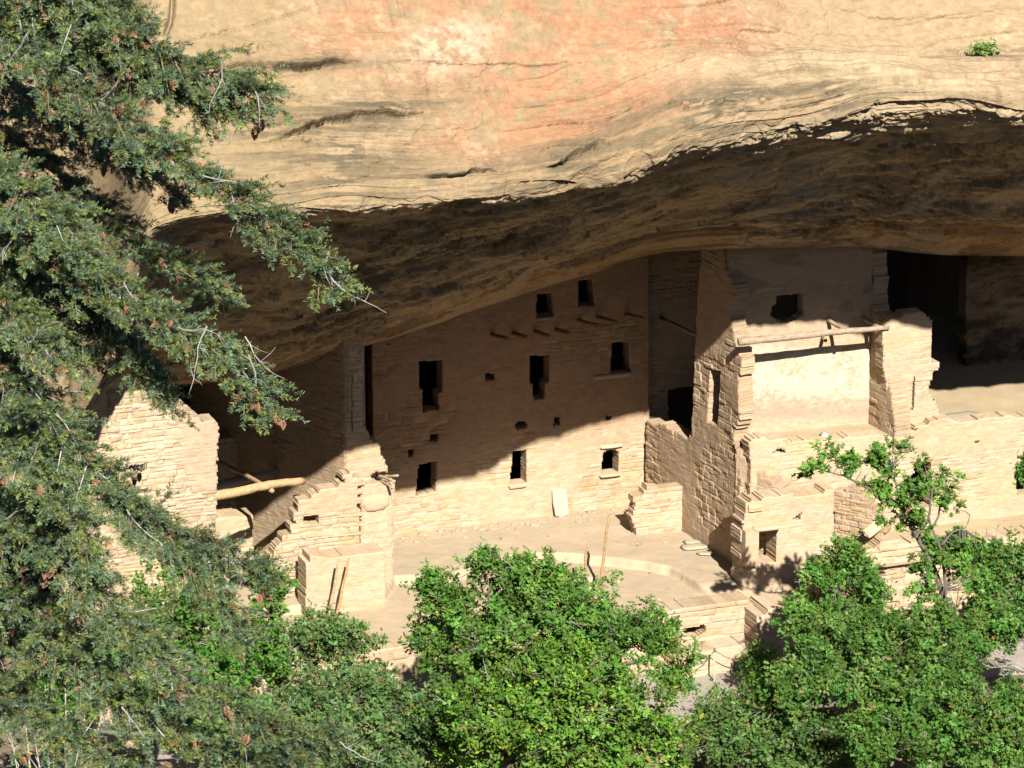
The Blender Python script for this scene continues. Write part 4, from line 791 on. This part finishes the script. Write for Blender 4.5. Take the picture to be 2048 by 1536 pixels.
def bare(name, label, base, tips, seed, col=(.42, .38, .34), r=.02, nsub=7):
    rg = np.random.default_rng(seed); t = empty(name, base, label, 'shrub'); mb = MB()
    for tp in tips:
        tp = np.asarray(tp); mid = (np.asarray(base) + tp)/2 + rg.normal(0, .1, 3); P = [np.asarray(base), mid, tp]; pole(mb, P, r, r*.3, col, 5, seed, 8)
        for _ in range(nsub):
            s = rg.uniform(.4, 1); a = mid + (tp - mid)*s; d = unit(tp - mid)*.5 + unit(rg.normal(size=3)); e = a + d*rg.uniform(.1, .32); mb.tube([a, (a + e)/2 + rg.normal(0, .02, 3), e], [r*.35, r*.28, r*.12], col, 4, cap=False)
    mb.build('twigs', M_BARK, t); fix_parent(t); return t
bare('dead_shrub', 'leafless grey twigs sticking out at the right edge', along_w(13.6, 2070, 1345), L_(13.8, (1990, 1300), (2000, 1350), (2030, 1380), (2010, 1320), (1985, 1335), (2040, 1290), (2060, 1400)), 7, r=.016, nsub=9)
bare('dead_branches', 'leafless wiry branches crossing the front wall right of the tall oak', along_w(9.4, 1985, 1140), L_(9.4, (1938, 1075), (1975, 1060), (2020, 1075), (2050, 1085), (1995, 1050), (1945, 1165)), 8, (.30, .25, .2), r=.014, nsub=5)
bare('bare_shrub', 'leafless pale stemmed shrub under the fir at bottom left', gbase(90, 12.6), L_(12.6, (40, 1330), (90, 1370), (130, 1340), (170, 1420), (60, 1420), (210, 1400), (20, 1460)), 9, (.42, .36, .29), r=.035, nsub=10)

# plants on the cliff
def tuft(name, label, P, n, seed, rx, hgt, col, blade=False):
    rg = np.random.default_rng(seed); t = empty(name, P, label, 'plant'); mb = MB()
    for _ in range(14 if not blade else 40):
        e = P + U*rg.normal(0, rx*.6) + NA*abs(rg.normal(0, .12)) + Z*hgt*rg.uniform(.2, 1.); mb.tube([P - NA*.05 - Z*.02, (P + e)/2 + rg.normal(0, .03, 3), e], [.008, .006, .003], (.30, .24, .15), 4, cap=False)
    mb.build('stems', M_BARK, t)
    pos = P + np.stack([rg.normal(0, rx*.55, n)], 1)*U + np.abs(rg.normal(0, .14, n))[:, None]*NA + (hgt*np.abs(rg.normal(.35, .35, n)))[:, None]*Z
    nor = unit(Z + SUN + rg.normal(0, .6, (n, 3))); dirn = unit(rg.normal(0, 1, (n, 3)) + (1.6*Z if blade else .3*Z)); sz = rg.uniform(.05, .10, n)*(2.0 if blade else 1)
    c = np.array(col)*(.7 + .6*rg.random((n, 1))); tp = LEAF_ASH*np.array([.25 if blade else 1, 1, 1]); leaves(pos, nor, dirn, sz, tp, c, 'foliage', t); fix_parent(t)
tuft('cliff_bush', 'small green bush growing on the cliff shelf at upper right', along_w(11.0, 1962, 102), 420, 3, .26, .20, (.10, .16, .04))
tuft('grass_tuft', 'sparse grass tuft in a dark cliff ledge at upper left', along_w(12.05, 735, 243), 130, 4, .30, .18, (.11, .13, .045), True)

# ------------------------------------------------------------------ the fir in front at left
def build_fir():
    rg = np.random.default_rng(77)
    # the boughs as (pixel x, pixel y, distance from the camera along the view), spray length, droop
    BG = [([(-120, -330, 24.6), (40, -170, 23.8), (180, -60, 23.4), (270, 20, 23.2), (318, 95, 23.1)], .62, .5),
          ([(-120, -160, 24.6), (60, -40, 23.6), (220, 40, 23.2), (380, 120, 23.0), (490, 165, 22.9), (572, 192, 22.8)], .60, .55),
          ([(-120, -40, 24.7), (80, 60, 23.8), (230, 130, 23.4), (400, 190, 23.2), (520, 235, 23.1)], .55, .6),
          ([(-120, -60, 24.5), (60, 100, 23.5), (220, 210, 23.1), (360, 300, 22.9), (470, 370, 22.8), (560, 425, 22.7), (640, 490, 22.6), (712, 572, 22.5)], .42, .45),
          ([(-120, 60, 25.3), (60, 200, 25.0), (180, 270, 24.9), (290, 330, 24.8), (390, 390, 24.8)], .40, .5),
          ([(-120, 180, 25.4), (60, 300, 25.1), (200, 420, 24.9), (330, 510, 24.8), (430, 560, 24.8), (482, 600, 24.7)], .34, .35),
          ([(-120, 240, 24.6), (0, 345, 23.6), (90, 410, 23.2), (150, 470, 23.0), (200, 540, 22.9)], .50, .5),
          ([(-120, 300, 24.6), (60, 440, 23.5), (200, 540, 23.1), (330, 630, 22.9), (440, 690, 22.8), (520, 735, 22.7), (590, 822, 22.6)], .46, .6),
          ([(-120, 400, 24.8), (80, 540, 24.0), (220, 640, 23.7), (300, 700, 23.5), (350, 760, 23.4), (372, 800, 23.4)], .32, .7),
          ([(-120, 480, 24.6), (-10, 595, 23.6), (70, 655, 23.2), (122, 722, 23.0)], .44, .5),
          ([(-120, 420, 24.8), (0, 520, 24.0), (90, 620, 23.8), (165, 705, 23.7)], .46, .5),
          ([(-120, 560, 24.6), (20, 740, 23.5), (110, 850, 23.1), (210, 950, 22.9), (300, 1020, 22.8), (390, 1075, 22.7), (460, 1110, 22.6), (530, 1135, 22.5), (568, 1165, 22.5)], .46, .55),
          ([(-120, 720, 24.7), (60, 840, 25.0), (200, 950, 24.9), (330, 1060, 24.8), (430, 1150, 24.7), (500, 1220, 24.6), (535, 1280, 24.6)], .38, .6),
          ([(-120, 740, 24.6), (0, 860, 23.5), (80, 950, 23.1), (150, 1040, 22.9), (190, 1110, 22.8)], .46, .5),
          ([(-120, 900, 24.6), (20, 1030, 23.5), (130, 1120, 23.1), (230, 1210, 22.9), (310, 1290, 22.8), (400, 1360, 22.7), (500, 1420, 22.6), (600, 1475, 22.5)], .44, .55),
          ([(-120, 1080, 24.6), (40, 1190, 23.6), (140, 1280, 23.2), (230, 1370, 23.0), (330, 1440, 22.9), (470, 1510, 22.8), (600, 1570, 22.7)], .44, .6),
          ([(-120, 1130, 24.4), (-20, 1215, 24.0), (60, 1290, 23.8), (125, 1340, 23.7)], .42, .5),
          ([(-120, 1280, 24.6), (20, 1400, 23.6), (150, 1480, 23.2), (300, 1550, 23.0), (420, 1600, 22.9)], .46, .55),
          ([(500, 1575, 22.6), (590, 1530, 22.6), (650, 1502, 22.6), (705, 1488, 22.6)], .26, .4)]
    for k_, y0_ in enumerate((-420, -120, 160, 420, 690, 960, 1230, 1500)):          # the tree's other side, out of the frame
        BG.append(([(-210, y0_, 25.2 + .2*(k_ % 2)), (-380, y0_ + 130, 25.2), (-560, y0_ + 290, 25.0), (-720 + 40*(k_ % 3), y0_ + 480, 24.9)], .5, .55))
    trunk_p = [at_d(-170., y, 25.2) for y in (-1400, -700, 0, 800, 1600)]; foot = trunk_p[-1].copy(); foot[2] = 6.0; foot = trunk_p[-1]*0 + np.array([trunk_p[-1][0], trunk_p[-1][1], 3.2])
    t = empty('fir_tree', foot, 'tall blue green fir with brown cones and drooping boughs, nearest at left', 'tree')
    mb = MB(); mb.tube([foot] + trunk_p[::-1], [.36, .28, .26, .22, .16, .10], (.16, .12, .09), 12, wob=.15); mb.build('trunk', M_BARK, t, True)
    wb = MB(); S_pos = []; S_dir = []; S_len = []; S_up = []; cones = []
    GREY = (.46, .43, .40); BRN = (.20, .15, .11)
    def spray(a, b, L, n_):                                     # one lateral: short side shoots all along it, most of them hanging a little
        dv = unit(b - a); lat = unit(np.cross(dv, Z) + 1e-6); m = max(3, int(L/.035))
        for i in range(m):
            f = (i + rg.random())/m; p = a + (b - a)*f; sd = lat*(1 if i % 2 else -1)
            sl_ = rg.uniform(.5, 1.0)*(.20 - .11*f)
            dd = unit(dv*rg.uniform(.5, 1.0) + sd*rg.uniform(.4, 1.0) + Z*rg.normal(-.22, .30))
            S_pos.append(p); S_dir.append(dd); S_len.append(sl_*.62 + .015); S_up.append(Z + rg.normal(0, .3, 3))
            for q in ((.45, 1), (.8, -1)):
                if sl_ > .085 and rg.random() < .8:
                    S_pos.append(p + dd*sl_*q[0]*.8); S_dir.append(unit(dd*.8 + unit(np.cross(dd, Z) + 1e-6)*q[1]*rg.uniform(.4, .9) + Z*rg.normal(-.12, .25))); S_len.append(sl_*.5 + .02); S_up.append(Z + rg.normal(0, .3, 3))
        S_pos.append(a + (b - a)*.93); S_dir.append(dv); S_len.append(.11); S_up.append(Z)
    for bi, (pts, spl, droop) in enumerate(BG):
        P = np.array([at_d(np.float64(x - 48*min(1, max(0, (x - 150)/250))), np.float64(y - 10*(x > 300)), np.float64(d)) for (x, y, d) in pts]); S_b0 = len(S_pos); L = np.concatenate([[0], np.cumsum(np.linalg.norm(np.diff(P, axis=0), axis=1))]); tot = L[-1]
        n = int(tot/.05); s = np.linspace(0, tot, n); A = np.stack([np.interp(s, L, P[:, k]) for k in range(3)], 1)
        for _ in range(6): A[1:-1] = .25*A[:-2] + .5*A[1:-1] + .25*A[2:]
        A[1:-1] += rg.normal(0, .006, A[1:-1].shape)
        wb.tube(A[::3], np.linspace(.026, .004, len(A[::3])), BRN, 6, seed=bi)
        D = unit(np.gradient(A, axis=0))
        for i in range(1, n):
            f = i/n
            for sg in (1, -1):
                if rg.random() < .12: continue
                dv = D[i]; lat = unit(np.cross(dv, Z))
                ln = spl*(1.0 - .62*f**1.6)*rg.uniform(.35, 1.12)*min(1, .35 + 3*f)
                dd = unit(dv*rg.uniform(.4, .95) + lat*sg*rg.uniform(.2, 1.0) + Z*rg.normal(.12, .30) - Z*droop*rg.uniform(-.35, 1.0))
                a = A[i]; e = a + dd*ln - Z*ln*droop*rg.uniform(.05, .35) + dv*ln*.12
                spray(a + (e - a)*.12, e, ln*.88, 0)
                wb.tube([a, (a + e)/2, e], [.0055, .004, .002], GREY if rg.random() < .12 else (.20, .15, .10), 3, cap=False)
                if rg.random() < .30*max(0, math.sin(i*.55 + bi)):
                    for _ in range(int(rg.integers(1, 4))): cones.append(a + (e - a)*rg.uniform(.45, 1.0) + rg.normal(0, .025, 3) - Z*.03)
            spray(A[i] + Z*.01, A[i] + unit(D[i] + Z*rg.uniform(.2, .8) + NA*.25 + rg.normal(0, .3, 3))*rg.uniform(.10, .24), .16, 0)
            if rg.random() < .06:                                    # bare grey twigs
                q = A[i] + rg.normal(0, .05, 3) + NA*.13 + Z*.05; dq = unit(D[i]*.8 + rg.normal(0, .45, 3) - Z*.45); Lq = rg.uniform(.18, .50); tw = [q]
                for _ in range(6): dq = unit(dq + rg.normal(0, .22, 3) - Z*.06); tw.append(tw[-1] + dq*Lq/6)
                wb.tube(tw, np.linspace(.0058, .0014, 7), (.31, .285, .26), 4, cap=False)
                for _ in range(5):
                    kq = int(rg.integers(1, 6)); g0 = tw[kq]; g1 = g0 + unit(dq + rg.normal(0, .8, 3))*rg.uniform(.04, .14); wb.tube([g0, (g0 + g1)/2 + rg.normal(0, .008, 3), g1], [.0028, .002, .001], (.31, .285, .26), 3, cap=False)
    wb.build('branches', M_BARK, t, False)
    bt = 1 + .22*(vnoise(np.array(S_pos) @ U*2.2, np.array(S_pos)[:, 2]*2.2, 7) - .5)*2
    pos = np.array(S_pos); dr = unit(np.array(S_dir)); ln = np.array(S_len); upv = np.array(S_up); n = len(pos)
    print('fir shoots', n)
    side = unit(np.cross(dr, upv)); up2 = np.cross(side, dr)
    K = 26; nt = 8; V = np.zeros((n, K, 4, 3), np.float32); FK = np.ones((n, K), np.float32)
    tint = np.where(rg.random(n) < .42, 1, 0)                      # older yellow-green shoots and new blue-green ones
    for ti in range(nt):
        sel = np.arange(ti, n, nt)
        f = np.sort(rg.random(K)); an = rg.uniform(0, 2*math.pi, K); rad = .030*(1 - .25*f)
        FK[sel] = .75 + .6*f**2; pit = rg.uniform(.55, 1.0, K); wd = .0032
        for k in range(K):
            r = cos(an[k]); q = sin(an[k])*.75 + .15; ax = (1.0 - pit[k]*.6)
            b = pos[sel] + dr[sel]*(ln[sel]*f[k])[:, None]; nd = unit(side[sel]*r*pit[k] + up2[sel]*q*pit[k] + dr[sel]*ax); tpt = b + nd*rad[k]
            wv = unit(np.cross(nd, side[sel]*(-q) + up2[sel]*r + .3))*wd
            V[sel, k, 0] = b - wv*.7; V[sel, k, 1] = b + wv*.7; V[sel, k, 2] = tpt + wv*.55; V[sel, k, 3] = tpt - wv*.55
    blue = np.array([.058, .088, .042]); olive = np.array([.082, .102, .026])
    c = np.where(tint[:, None] == 1, olive, blue)*(.72 + .56*rg.random((n, 1))); c = c*bt[:, None]; rust = rg.random(n) < .018; c = np.where(rust[:, None], np.array([.17, .085, .04]), c); c = np.repeat(c, K*4, 0).reshape(n, K, 4, 3)*FK[:, :, None, None]; c = c.reshape(-1, 3)
    # the needles as one crown mesh
    m = n*K; mesh_np('needles', V.reshape(-1, 3), np.arange(m*4), np.full(m, 4), M_NEEDLE, t, c, False)
    # cones: one mesh, placed one by one
    W_ = 10; H_ = 11; cv = []; cc = []
    for j in range(H_):
        f = j/(H_ - 1); rr = .0165*math.sin(math.pi*min(1, .12 + .86*f))**.7
        for k in range(W_):
            bump = 1 + .6*(((k + j) % 2) - .5); a = 2*math.pi*(k + .5*(j % 2))/W_; cv.append((rr*bump*cos(a), rr*bump*sin(a), -.066*f + .006*((k + j) % 2))); cc.append((.40, .20, .12) if (k + j) % 2 else (.17, .07, .045))
    cf = [(j*W_ + k, (j + 1)*W_ + k, (j + 1)*W_ + (k + 1) % W_, j*W_ + (k + 1) % W_) for j in range(H_ - 1) for k in range(W_)]
    cv = np.array(cv); cc = np.array(cc)
    cones = [np.asarray(c_) + (NA*.05) for c_ in cones]; vis = [c_ for c_ in cones if -10 < pxof(c_)[0] < 800 and -10 < pxof(c_)[1] < 1546]
    vis.sort(key=lambda q: float((q - CAM) @ F_)); print('cones', len(cones), len(vis))
    first = None
    for i, p in enumerate(vis[:100]):
        if first is None:
            first = mesh_np('cone', cv, np.array(cf), np.full(len(cf), 4), M_CONE, t, cc, False); o = first
        else:
            o = first.copy(); COL.objects.link(o); o.parent = t
        o.location = p; o.rotation_euler = (rg.normal(0, .35), rg.normal(0, .35), rg.uniform(0, 6)); o.scale = [rg.uniform(.8, 1.12)]*3
    rest = vis[100:420]
    if rest:
        rot = []
        q = MB()
        for p in rest: q.add(cv*rg.uniform(.75, 1.1) + p, cf, cc)
        o = q.build('cones', M_CONE, t); o['kind'] = 'stuff'
    fix_parent(t)
build_fir()
